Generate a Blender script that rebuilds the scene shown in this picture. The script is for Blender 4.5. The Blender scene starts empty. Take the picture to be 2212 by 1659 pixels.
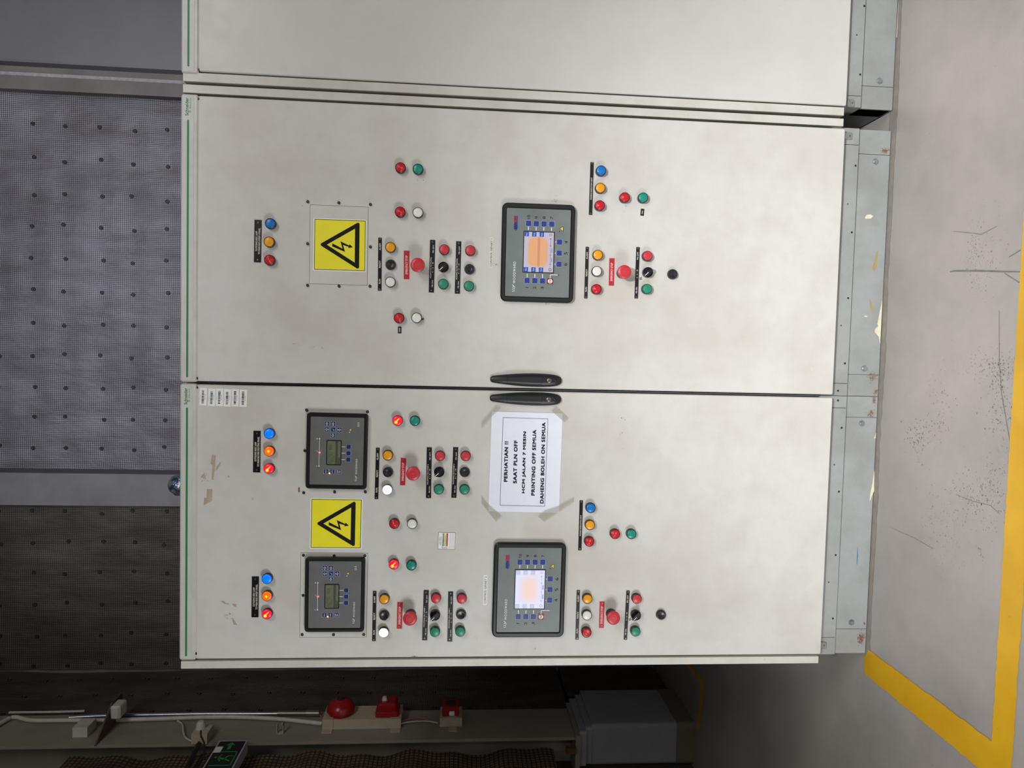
import bpy, math, random
from mathutils import Matrix, Vector, noise
random.seed(7)
S = bpy.context.scene
COL = S.collection
# ---------------------------------------------------------------- camera
F = 1534.0
C = Vector((0.1122, -2.0465, 1.2846))
R = Matrix(((0.0253631, 0.9985643, 0.0471812), (-0.0753462, 0.0489717, -0.9959541), (-0.9968348, 0.0217056, 0.07648)))
cd = bpy.data.cameras.new('camera'); cam = bpy.data.objects.new('camera', cd); COL.objects.link(cam)
cam.matrix_world = Matrix.Translation(C) @ R.to_4x4()
cd.sensor_width = 36; cd.lens = 36 * F / 2212; cd.clip_start = .05; cd.clip_end = 60
S.camera = cam
def ray(px, py): return R @ Vector(((px - 1106) / F, (829.5 - py) / F, -1))
def un(px, py, axis=1, val=0.0):           # measured photo point -> point on a real plane of the room
    d = ray(px, py); return C + d * ((val - C[axis]) / d[axis])
# ---------------------------------------------------------------- materials
def lin(c):
    return tuple(((v / 255) / 12.92 if v / 255 <= .04045 else ((v / 255 + .055) / 1.055) ** 2.4) for v in c) + (1,)
class NT:
    def __init__(s, name):
        s.m = bpy.data.materials.new(name); s.m.use_nodes = True; s.t = s.m.node_tree; s.b = s.t.nodes['Principled BSDF']
        s.out = s.t.nodes['Material Output']
    def n(s, typ, **kw):
        x = s.t.nodes.new(typ)
        for k, v in kw.items():
            if k[0] == 'i' and k[1:].isdigit(): s.set(x.inputs[int(k[1:])], v)
            elif k in x.inputs: s.set(x.inputs[k], v)
            else: setattr(x, k, v)
        return x
    def set(s, inp, v):
        if isinstance(v, bpy.types.NodeSocket): s.t.links.new(v, inp)
        else: inp.default_value = v
    def math(s, op, a, b=0.0, c=0.0):
        x = s.t.nodes.new('ShaderNodeMath'); x.operation = op; s.set(x.inputs[0], a); s.set(x.inputs[1], b); s.set(x.inputs[2], c); return x.outputs[0]
    def coord(s, k='Object'): return s.n('ShaderNodeTexCoord').outputs[k]
    def noise(s, scale, detail=3, rough=.55, vec=None, col=False):
        x = s.n('ShaderNodeTexNoise'); x.inputs['Scale'].default_value = scale; x.inputs['Detail'].default_value = detail; x.inputs['Roughness'].default_value = rough
        s.t.links.new(vec or s.coord(), x.inputs['Vector']); return x.outputs['Color' if col else 'Fac']
    def ramp(s, fac, pts):
        x = s.n('ShaderNodeValToRGB'); s.t.links.new(fac, x.inputs[0]); e = x.color_ramp.elements
        while len(e) < len(pts): e.new(.5)
        for q, (p, c) in zip(e, pts): q.position = p; q.color = c if len(c) == 4 else tuple(c) + (1,)
        return x.outputs[0]
    def mix(s, fac, a, b, mode='MIX'):
        x = s.n('ShaderNodeMix', data_type='RGBA', blend_type=mode); s.set(x.inputs[0], fac); s.set(x.inputs[6], a); s.set(x.inputs[7], b); return x.outputs[2]
    def bump(s, h, strength=.2, dist=.001):
        x = s.n('ShaderNodeBump'); x.inputs['Strength'].default_value = strength; x.inputs['Distance'].default_value = dist
        s.t.links.new(h, x.inputs['Height']); s.t.links.new(x.outputs[0], s.b.inputs['Normal'])
    def setp(s, col=None, rough=None, metal=None, **kw):
        if col is not None: s.set(s.b.inputs['Base Color'], col)
        if rough is not None: s.set(s.b.inputs['Roughness'], rough)
        if metal is not None: s.b.inputs['Metallic'].default_value = metal
        for k, v in kw.items(): s.set(s.b.inputs[k.replace('_', ' ')], v)
        return s.m
MC = {}
def plain(name, rgb, rough=.5, metal=0, var=.08, **kw):
    if name in MC: return MC[name]
    t = NT(name); c = lin(rgb); f = t.noise(35, 3)
    d = tuple(v * (1 - var) for v in c[:3]) + (1,); l = tuple(min(1, v * (1 + var)) for v in c[:3]) + (1,)
    MC[name] = t.setp(t.ramp(f, [(.3, d), (.7, l)]), rough, metal, **kw); return MC[name]
def enamel(name, base, dirt, amount=.5, rough=.38, scale=3.2):
    t = NT(name); co = t.coord()
    big = t.noise(scale, 5, .6, co); fine = t.noise(scale * 6, 4, .65, co)
    st = t.ramp(big, [(.42, (0, 0, 0)), (.72, (1, 1, 1))])
    sm = t.ramp(fine, [(.45, (0, 0, 0)), (.75, (1, 1, 1))])
    a = t.mix(t.math('MULTIPLY', st, amount), lin(base), lin(dirt))
    a = t.mix(t.math('MULTIPLY', sm, amount * .4), a, lin(dirt))
    sp = t.noise(95, 2, .5, co)
    spk = t.ramp(sp, [(.775, (0, 0, 0)), (.80, (1, 1, 1))])
    a = t.mix(t.math('MULTIPLY', spk, .55), a, lin((95, 80, 65)))
    t.bump(t.noise(420, 2, .5, co), .12, .0004)
    return t.setp(a, t.ramp(fine, [(.3, (rough,) * 3), (.8, (rough + .14,) * 3)]))
M_door = enamel('light_grey_enamel', (204, 202, 197), (176, 165, 150), .5)
M_door2 = enamel('light_grey_enamel_clean', (203, 201, 197), (186, 179, 169), .4)
M_trimp = enamel('cream_grey_enamel', (202, 200, 192), (172, 164, 150), .45, scale=6)
M_head = enamel('header_enamel', (196, 198, 192), (176, 172, 160), .4, scale=7)
M_kick = enamel('grey_kick_enamel', (150, 153, 151), (126, 124, 117), .55, .45, scale=7)
M_gapd = plain('dark_gap', (26, 26, 28), .8)
M_black = plain('black_plastic', (30, 31, 34), .42)
M_blackr = plain('black_bezel_plastic', (22, 22, 24), .34, var=.03)
M_blackg = plain('black_engraved_plate', (20, 21, 23), .3, var=.03)
M_redpl = plain('red_engraved_plate', (190, 30, 42), .32, var=.03)
M_white = plain('white_lettering', (225, 225, 222), .6, var=.02)
M_cream = plain('off_white_lettering', (214, 205, 190), .6, var=.02)
M_ink = plain('black_ink', (12, 12, 15), .6, var=.02, Specular_IOR_Level=.25)
M_green = plain('green_paint', (38, 118, 62), .5, var=.02)
M_screw = plain('screw_steel', (150, 148, 142), .35, .9)
M_screwd = plain('dark_socket_screw', (48, 46, 44), .4, .6)
M_silver = plain('galvanised_steel', (165, 168, 172), .3, .85)
M_yel = plain('yellow_sticker', (240, 228, 40), .38, var=.02)
M_wht = plain('white_sticker', (232, 232, 228), .45, var=.02)
M_paper = plain('office_paper', (226, 228, 238), .7, var=.02)
def tapem():
    t = NT('clear_tape'); m = t.setp(lin((178, 170, 152)), .25); t.b.inputs['Alpha'].default_value = .42; return m
M_tape = tapem()
M_residue = plain('adhesive_residue', (170, 156, 136), .7, var=.15)
M_rust = plain('rust', (126, 84, 56), .85, var=.35)
M_plaster = plain('plaster_chip', (214, 205, 178), .8, var=.12)
M_chip = plain('bare_chip', (98, 84, 72), .7, var=.25)
M_ochre = plain('ochre_smear', (160, 140, 92), .7, var=.12)
def facem(name, rgb):
    t = NT(name); co = t.coord(); f = t.noise(14, 4, .6, co)
    a = t.mix(t.ramp(f, [(.35, (0, 0, 0)), (.8, (1, 1, 1))]), lin(rgb), lin(tuple(v * .88 for v in rgb)))
    return t.setp(a, .42)
M_face1 = facem('controller_face_grey', (104, 105, 104)); M_face2 = facem('controller_face_green_grey', (118, 125, 123))
M_key = plain('blue_key', (34, 52, 132), .35, var=.05); M_keyn = plain('navy_key', (28, 40, 98), .35, var=.05)
M_keyb = plain('key_border', (150, 156, 172), .4, var=.02)
def cap(name, rgb, rough=.3, ridg=0.0, spec=.5):
    t = NT(name); co = t.coord()
    if ridg:
        w = t.n('ShaderNodeTexWave', wave_type='RINGS', rings_direction='Y'); t.t.links.new(co, w.inputs['Vector'])
        w.inputs['Scale'].default_value = 260; w.inputs['Distortion'].default_value = 0; t.bump(w.outputs['Fac'], ridg, .0006)
    m = t.setp(lin(rgb), rough); t.b.inputs['Specular IOR Level'].default_value = spec
    return m
CAPS = dict(red=cap('red_lens', (196, 30, 40), .22, .35), redb=cap('red_button', (196, 52, 62), .38), blue=cap('blue_lens', (20, 112, 190), .28, .08),
            amber=cap('amber_lens', (232, 156, 22), .3, .08), white=cap('white_lens', (226, 224, 214), .3, .05), green=cap('green_lens', (24, 138, 118), .28, .05),
            greenb=cap('green_button', (40, 132, 104), .4), black=cap('black_plug', (30, 31, 36), .32))
def lit(name, rgb, st, hot=None, hs=(0, 0), hr=.004, hst=6, h2=None):
    t = NT(name); col = lin(rgb)
    sx = t.n('ShaderNodeSeparateXYZ'); t.t.links.new(t.coord(), sx.inputs[0])
    e = col; stn = st
    if hot:
        def blob(c, sxx, szz, ang=0.0):
            dx = t.math('SUBTRACT', sx.outputs[0], c[0]); dz = t.math('SUBTRACT', sx.outputs[2], c[1])
            ca, sa = math.cos(ang), math.sin(ang)
            p = t.math('ADD', t.math('MULTIPLY', dx, ca / sxx), t.math('MULTIPLY', dz, sa / sxx))
            q = t.math('ADD', t.math('MULTIPLY', dx, -sa / szz), t.math('MULTIPLY', dz, ca / szz))
            r = t.math('SQRT', t.math('ADD', t.math('MULTIPLY', p, p), t.math('MULTIPLY', q, q)))
            return t.math('SUBTRACT', 1.0, t.math('SMOOTH_MIN', r, 1.0, .5))
        f = blob(hs, hr, hr)
        if h2: f = t.math('MAXIMUM', f, blob(h2[0], h2[1], h2[2], h2[3]))
        f = t.math('MINIMUM', t.math('MULTIPLY', f, 2.2), 1.0)
        e = t.mix(f, col, lin(hot)); stn = t.math('ADD', t.math('MULTIPLY', f, hst), st)
    m = t.setp(tuple(v * .5 for v in col[:3]) + (1,), .3)
    t.set(t.b.inputs['Emission Color'], e); t.set(t.b.inputs['Emission Strength'], stn); return m
LIT = dict(red=lit('red_lens_lit', (255, 8, 40), 2.0, (255, 190, 20), (-.004, .004), .0045, .9, ((.002, .0), .008, .0014, -.8)),
           orange=lit('orange_lens_lit', (255, 92, 12), 1.0, (255, 210, 40), (.0, .001), .004, .5),
           blue=lit('blue_lens_lit', (0, 108, 255), 1.0), white=lit('white_lens_lit', (242, 252, 255), 2.0))
# ---------------------------------------------------------------- mesh builder
class MB:
    def __init__(s): s.v = []; s.f = []; s.mi = []
    def add(s, vs, fs, mi=0, M=None):
        o = len(s.v)
        s.v += [tuple(M @ Vector(p)) if M else tuple(p) for p in vs]
        s.f += [tuple(i + o for i in q) for q in fs]; s.mi += [mi] * len(fs); return s
    def box(s, x0, x1, y0, y1, z0, z1, mi=0, M=None):
        vs = [(x, y, z) for x in (x0, x1) for y in (y0, y1) for z in (z0, z1)]
        return s.add(vs, [(0, 1, 3, 2), (4, 6, 7, 5), (0, 4, 5, 1), (2, 3, 7, 6), (0, 2, 6, 4), (1, 5, 7, 3)], mi, M)
    def prism(s, pts, y0, y1, mi=0, M=None, bev=0):          # outline (x,z) counter-clockwise seen from -Y ; y0 front
        n = len(pts)
        if bev:
            cx = sum(p[0] for p in pts) / n; cz = sum(p[1] for p in pts) / n
            inn = inset(pts, bev)
            vs = [(x, y0, z) for x, z in inn] + [(x, y0 + bev, z) for x, z in pts] + [(x, y1, z) for x, z in pts]
            fs = [tuple(range(n))]
            for k in range(2):
                for i in range(n): j = (i + 1) % n; fs.append((k * n + j, k * n + i, (k + 1) * n + i, (k + 1) * n + j))
            fs.append(tuple(range(3 * n - 1, 2 * n - 1, -1)))
        else:
            vs = [(x, y0, z) for x, z in pts] + [(x, y1, z) for x, z in pts]
            fs = [tuple(range(n)), tuple(range(2 * n - 1, n - 1, -1))]
            for i in range(n): j = (i + 1) % n; fs.append((j, i, n + i, n + j))
        return s.add(vs, fs, mi, M)
    def ring(s, outer, inner, y0, y1, mi=0, M=None):
        n = len(outer); vs = [(x, y, z) for y in (y0, y1) for L in (outer, inner) for x, z in L]; fs = []
        for i in range(n):
            j = (i + 1) % n
            fs += [(i, j, n + j, n + i), (2 * n + j, 2 * n + i, 3 * n + i, 3 * n + j), (j, i, 2 * n + i, 2 * n + j), (n + i, n + j, 3 * n + j, 3 * n + i)]
        return s.add(vs, fs, mi, M)
    def lathe(s, prof, seg=32, mi=0, M=None):                # profile (radius, y), axis Y, first point nearest the front
        vs = []; fs = []; idx = []
        for r, y in prof:
            if r < 1e-7: idx.append([len(vs)] * seg); vs.append((0, y, 0))
            else:
                idx.append([len(vs) + k for k in range(seg)])
                vs += [(r * math.cos(2 * math.pi * k / seg), y, r * math.sin(2 * math.pi * k / seg)) for k in range(seg)]
        for a, b in zip(idx, idx[1:]):
            for k in range(seg):
                j = (k + 1) % seg; q = []
                for t in (a[j], a[k], b[k], b[j]):
                    if t not in q: q.append(t)
                if len(q) > 2: fs.append(tuple(q))
        return s.add(vs, fs, mi, M)
    def tube(s, path, r, seg=10, mi=0):
        path = [Vector(p) for p in path]; vs = []; fs = []; n = len(path)
        for i, p in enumerate(path):
            t = (path[min(i + 1, n - 1)] - path[max(i - 1, 0)]).normalized()
            a = t.cross(Vector((0, 1, 0)) if abs(t.y) < .8 else Vector((1, 0, 0))).normalized(); b = t.cross(a)
            rr = r[i] if isinstance(r, (list, tuple)) else r
            vs += [p + a * rr * math.cos(2 * math.pi * k / seg) + b * rr * math.sin(2 * math.pi * k / seg) for k in range(seg)]
        for i in range(n - 1):
            for k in range(seg): j = (k + 1) % seg; fs.append((i * seg + k, i * seg + j, (i + 1) * seg + j, (i + 1) * seg + k))
        fs += [tuple(range(seg - 1, -1, -1)), tuple(range((n - 1) * seg, n * seg))]
        return s.add(vs, fs, mi)
    def text(s, txt, cx, cz, w, h, y=-.0004, mi=0, ang=0.0, bold=0.0, spacing=1.0):
        vs, fs = glyphs(txt, 0.0, spacing); ca, sa = math.cos(ang), math.sin(ang)
        if bold:                                             # thicker strokes: the outline repeated a hair apart
            q = bold * h
            for n_, (ox, oz) in enumerate(((-q, -q), (q, -q), (-q, q), (q, q))):
                yy = y - 4e-6 * (n_ + 1)
                s.add([(cx + ox + x * (w - 2 * q) * ca - z * (h - 2 * q) * sa, yy, cz + oz + x * (w - 2 * q) * sa + z * (h - 2 * q) * ca) for x, z in vs], fs, mi)
            return s
        return s.add([(cx + x * w * ca - z * h * sa, y, cz + x * w * sa + z * h * ca) for x, z in vs], fs, mi)
    def flat(s, pts, y=-.0004, mi=0): return s.add([(x, y, z) for x, z in pts], [tuple(range(len(pts)))], mi)
    def rect(s, x0, x1, z0, z1, y=-.0004, mi=0): return s.flat([(x0, z0), (x1, z0), (x1, z1), (x0, z1)], y, mi)
    def build(s, name, mats, parent=None, loc=(0, 0, 0), ang=0.0, smooth=False, **tags):
        me = bpy.data.meshes.new(name); me.from_pydata(s.v, [], s.f)
        for m in (mats if isinstance(mats, (list, tuple)) else [mats]): me.materials.append(m)
        me.polygons.foreach_set('material_index', s.mi); me.update()
        if smooth:
            me.polygons.foreach_set('use_smooth', [True] * len(me.polygons))
            try: me.set_sharp_from_angle(angle=math.radians(38))
            except Exception: pass
        return link(name, me, parent, loc, ang, **tags)
def link(name, me, parent=None, loc=(0, 0, 0), ang=0.0, **tags):
    o = bpy.data.objects.new(name, me); COL.objects.link(o); o.location = loc; o.rotation_euler = (0, -ang, 0)
    if parent: o.parent = parent
    for k, v in tags.items(): o[k] = v
    return o
def thing(name, label, cat, loc=(0, 0, 0), group=None):
    o = link(name, None, None, loc, label=label, category=cat)
    if group: o['group'] = group
    return o
def inset(pts, d):
    n = len(pts); out = []
    for i in range(n):
        a, b, c = Vector(pts[i - 1]), Vector(pts[i]), Vector(pts[(i + 1) % n])
        e1 = (b - a); e2 = (c - b)
        if e1.length < 1e-9 or e2.length < 1e-9: out.append(tuple(b)); continue
        e1.normalize(); e2.normalize()
        n1 = Vector((-e1.y, e1.x)); n2 = Vector((-e2.y, e2.x)); m = (n1 + n2)
        m = m.normalized() if m.length > 1e-6 else n1
        out.append(tuple(b + m * (d / max(.4, m.dot(n1)))))
    return out
def rr(w, h, r, seg=5, cx=0, cz=0):
    p = []
    for sx, sz, a0 in ((1, -1, -90), (1, 1, 0), (-1, 1, 90), (-1, -1, 180)):
        for k in range(seg + 1):
            a = math.radians(a0 + 90 * k / seg); p.append((cx + sx * (w / 2 - r) + r * math.cos(a), cz + sz * (h / 2 - r) + r * math.sin(a)))
    return p
GC = {}
def glyphs(txt, bold=0.0, spacing=1.0):
    k = (txt, bold, spacing)
    if k in GC: return GC[k]
    c = bpy.data.curves.new('t', 'FONT'); c.body = txt; c.resolution_u = 3; c.offset = bold; c.space_character = spacing; c.fill_mode = 'FRONT'
    o = bpy.data.objects.new('t', c); COL.objects.link(o); dg = bpy.context.evaluated_depsgraph_get()
    me = bpy.data.meshes.new_from_object(o.evaluated_get(dg)); vs = [(v.co.x, v.co.y) for v in me.vertices]; fs = [tuple(p.vertices) for p in me.polygons]
    # make every face look toward -Y
    out = []
    for f in fs:
        a = sum(vs[f[i]][0] * vs[f[(i + 1) % len(f)]][1] - vs[f[(i + 1) % len(f)]][0] * vs[f[i]][1] for i in range(len(f)))
        out.append(f if a > 0 else f[::-1])
    bpy.data.objects.remove(o); bpy.data.curves.remove(c); bpy.data.meshes.remove(me)
    x0, x1 = min(v[0] for v in vs), max(v[0] for v in vs); z0, z1 = min(v[1] for v in vs), max(v[1] for v in vs)
    GC[k] = ([((x - (x0 + x1) / 2) / max(x1 - x0, 1e-6), (z - (z0 + z1) / 2) / max(z1 - z0, 1e-6)) for x, z in vs], out); return GC[k]
def quad(c, y=0.0):       # four photo corners (image TL, TR, BR, BL) of something flat on the panel plane -> centre, width, height, tilt
    a, b, d, e = [un(px, py, 1, y) for px, py in c]        # world: top-right, bottom-right, bottom-left, top-left
    ctr = (a + b + d + e) / 4; r = ((a - e) + (b - d)) / 2; u = ((a - b) + (e - d)) / 2
    return ctr, r.length, u.length, math.atan2(r.z, r.x)
def blob_pts(cx, cz, rx, rz, n=9, jit=.35, rnd=random):
    return [(cx + rx * math.cos(2 * math.pi * k / n) * (1 - jit * rnd.random()), cz + rz * math.sin(2 * math.pi * k / n) * (1 - jit * rnd.random())) for k in range(n)]
def speck(seed, ctr, ext, n, size, aspect=1.6, bias=None):
    rnd = random.Random(seed); m = MB()
    for _ in range(n):
        a, b = rnd.gauss(0, .45), rnd.gauss(0, .45)
        if bias: a = max(-1, min(1, a)); b = max(-1, min(1, b))
        s = size * (.3 + rnd.random() ** 2)
        m.flat(blob_pts(ctr[0] + a * ext[0], ctr[1] + b * ext[1], s * aspect ** rnd.uniform(-1, 1), s, 7, .55, rnd), -3e-6 * _)
    return m
# ---------------------------------------------------------------- shared meshes
def me_of(mb, name, mats, smooth=True):
    o = mb.build(name, mats, smooth=smooth); me = o.data; bpy.data.objects.remove(o); return me
def tpl():
    T = {}
    T['bezel'] = me_of(MB().lathe([(.0134, -.0125), (.0136, -.013), (.0146, -.0122), (.0147, -.0105), (.0149, -.004), (.0149, .0)], 36), 'bezel', M_blackr)
    def lens(m): return me_of(MB().lathe([(0, -.0158), (.004, -.0157), (.008, -.0152), (.011, -.0144), (.0127, -.0134), (.0134, -.0118), (.0134, -.003)], 32), 'lens', m)
    def btn(m): return me_of(MB().lathe([(0, -.0142), (.0095, -.0142), (.0102, -.0138), (.0112, -.0146), (.0126, -.0143), (.0133, -.0132), (.0134, -.003)], 32), 'button_cap', m)
    for k in ('red', 'blue', 'amber', 'white', 'green'): T['lens_' + k] = lens(CAPS[k])
    for k in LIT: T['lit_' + k] = lens(LIT[k])
    T['btn_red'] = btn(CAPS['redb']); T['btn_green'] = btn(CAPS['greenb'])
    T['plug'] = me_of(MB().lathe([(0, -.0062), (.006, -.0068), (.011, -.0088), (.0135, -.0082), (.0148, -.005), (.015, -.001), (.015, .001)], 32), 'blanking_plug', CAPS['black'])
    T['estop_base'] = me_of(MB().lathe([(.0105, -.02), (.0135, -.019), (.0148, -.011), (.0152, -.004), (.0155, 0)], 32), 'estop_base', M_blackr)
    T['estop_head'] = me_of(MB().lathe([(0, -.0412), (.0065, -.0412), (.0072, -.0402), (.0108, -.0402), (.0114, -.0414), (.0165, -.0405), (.0192, -.0385), (.0200, -.0345), (.0198, -.031), (.0175, -.0275), (.0115, -.0235), (.0112, -.017)], 40), 'estop_head', CAPS['redb'])
    k = MB().lathe([(0, -.012), (.0118, -.012), (.0130, -.0108), (.0134, -.008), (.0134, -.003)], 32)
    T['knob'] = me_of(k, 'knob', M_blackr)
    bar = MB().prism([(-.0052, -.0125), (.0052, -.0125), (.0064, .004), (.0052, .0125), (0, .0172), (-.0052, .0125), (-.0064, .004)], -.0235, -.0115, bev=.0012)
    T['bar'] = me_of(bar, 'grip', M_blackr, False)
    T['pointer'] = me_of(MB().box(-.0009, .0009, -.0237, -.0234, .002, .0155), 'pointer_line', M_white, False)
    s = MB().lathe([(0, -.0010), (.0020, -.0012), (.0026, -.0002), (.0026, .0)], 12); s.box(-.0021, .0021, -.00135, -.0011, -.0004, .0004, 1)
    T['screw'] = me_of(s, 'screw', [M_screw, M_ink])
    s = MB().lathe([(0, -.0006), (.0012, -.0006), (.0014, -.0018), (.0036, -.0019), (.0041, -.0012), (.0041, 0)], 16)
    s.lathe([(0, -.0022), (.0011, -.002), (.0011, -.0005)], 8, 1); T['sock'] = me_of(s, 'socket_screw', [M_screwd, M_screw])
    s = MB().lathe([(0, -.0052), (.0058, -.0052), (.0064, -.0045), (.0064, -.0015), (.0095, -.0015), (.0100, 0)], 6); T['bolt'] = me_of(s, 'hex_bolt', M_silver, False)
    T['hole'] = me_of(MB().lathe([(0, -.0002), (.0032, -.0002)], 14), 'hole', M_gapd)
    return T
T = tpl()
class Cab:
    def __init__(s, root): s.root = root; s.o = root.location.copy()
    def loc(s, p): return Vector(p) - s.o
    def put(s, name, me, p, parent=None, ang=0.0, **tg): return link(name, me, s.root, s.loc(p), ang, **tg)
def lamp(cb, px, py, kind, col):
    if kind == 'plug':
        p = un(px, py, 1, -.0065); p.y = 0; return cb.put('blanking_plug', T['plug'], p, label='round black blanking plug')
    if kind == 'estop':
        p = un(px, py, 1, -.040); p.y = 0; b = cb.put('emergency_stop_button', T['estop_base'], p, label='red mushroom emergency stop button')
        link('mushroom_head', T['estop_head'], b); return b
    if kind == 'sel':
        p = un(px, py, 1, -.013); p.y = 0; b = cb.put('selector_switch', T['bezel'], p, label='black rotary selector switch turned to the left')
        link('knob', T['knob'], b); link('grip', T['bar'], b, ang=math.radians(44)); link('pointer_line', T['pointer'], b, ang=math.radians(44), label='white pointer line'); return b
    p = un(px, py, 1, -.0145); p.y = 0
    if kind == 'btn':
        b = cb.put('push_button', T['bezel'], p, label=col + ' push button'); link('button_cap', T['btn_' + col], b); return b
    lt = kind == 'lit'
    b = cb.put('indicator_lamp', T['bezel'], p, label=('lit ' if lt else 'unlit ') + col + ' indicator lamp')
    link('lens', T[('lit_' if lt else 'lens_') + col], b); return b
def plate(cb, c, lines, mat=None, screws=True, tm=None, lab=None, name='nameplate'):
    ctr, w, h, a = quad(c, -.0016); ctr.y = 0
    m = MB().prism([(-w / 2, -h / 2), (w / 2, -h / 2), (w / 2, h / 2), (-w / 2, h / 2)], -.0016, 0)
    o = m.build(name, mat or M_blackg, cb.root, cb.loc(ctr), a, label=lab or 'black engraved nameplate')
    t = MB()
    for s, u, v, tw, th in lines:
        if len(s) < 2 or len(lines) == 2: t.text(s, (u - .5) * w, (.5 - v) * h, tw * w, th * h, -.0018, bold=.02)
        else: MB().text(s, 0, 0, tw * w, th * h, -.0018, bold=.02).build('lettering', tm or M_cream, o, ((u - .5) * w, 0, (.5 - v) * h))
    if t.v: t.build('lettering', tm or M_cream, o)
    if screws:
        d = min(h * .5, .009)
        for sx in (-1, 1): link('screw', T['screw'], o, (sx * (w / 2 - d * .8), -.0016, 0), random.random() * 3)
    return o
def handle(cb, px, py):
    p = un(px, py, 1, -.012); p.y = 0
    L = .104; prof = [(-1, .0), (-.997, .18), (-.985, .36), (-.965, .50), (-.93, .64), (-.87, .77), (-.78, .86), (-.65, .94), (-.45, .99), (-.2, 1.0), (.0, .97), (.2, .92), (.4, .84), (.6, .73), (.78, .62), (.9, .53), (.955, .46), (.98, .36), (.994, .22), (1, .0)]
    m = MB(); n = 14; rows = []
    for t, k in prof:
        w = .0196 * max(k, .02); hh = .016 * (max(k, .02) ** .45) * (1 if abs(t) < .9 else .8)
        rows.append([(w * math.cos(math.pi * i / n), -hh * math.sin(math.pi * i / n) ** .7 if 0 < i < n else 0.0, t * L) for i in range(n + 1)])
    vs = [v for r_ in rows for v in r_]; fs = []
    for i in range(len(rows) - 1):
        for j in range(n): a = i * (n + 1) + j; fs.append((a, a + n + 1, a + n + 2, a + 1))
    m.add(vs, fs); o = m.build('door_handle', M_black, cb.root, cb.loc(p), smooth=True, label='black spindle-shaped door handle')
    g = MB()
    hz = .054; zz = [-.047 + hz * 2 * i / 10 - .0 for i in range(11)]
    rows = []
    for i, z in enumerate(zz):
        z = -.047 + .1 * i / 10 + .002; w = .0128 - .0022 * max(0, (z) / .05)
        rows.append([(w * math.cos(math.pi * j / 10), -.0125 - .0062 * math.sin(math.pi * j / 10) ** .6 if 0 < j < 10 else -.012, z) for j in range(11)])
    vs = [v for r_ in rows for v in r_]; fs = []
    for i in range(10):
        for j in range(10): a = i * 11 + j; fs.append((a, a + 11, a + 12, a + 1))
    fs += [tuple(range(11)), tuple(range(120, 109, -1))]
    g.add(vs, fs); g.build('lever', M_black, o, smooth=True)
    k = MB().lathe([(0, -.0172), (.0058, -.0172), (.0066, -.0166), (.0066, -.010)], 24); k.box(-.0004, .0004, -.0177, -.0173, -.003, .003, 1)
    k.build('key_lock', [plain('lock_brass', (120, 112, 98), .35, .7), M_ink], o, (0, 0, -.066), smooth=True, label='round metal key lock')
    MB().lathe([(0, -.0178), (.003, -.0172), (.0045, -.0155), (.0046, -.008)], 20).build('lock_cover', M_blackr, o, (0, 0, -.084), smooth=True)
    return o
def seam(m, x0, x1, y, z0, z1): m.box(x0, x1, y - .0003, y, z0, z1)
ZT = 2.0575
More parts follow.
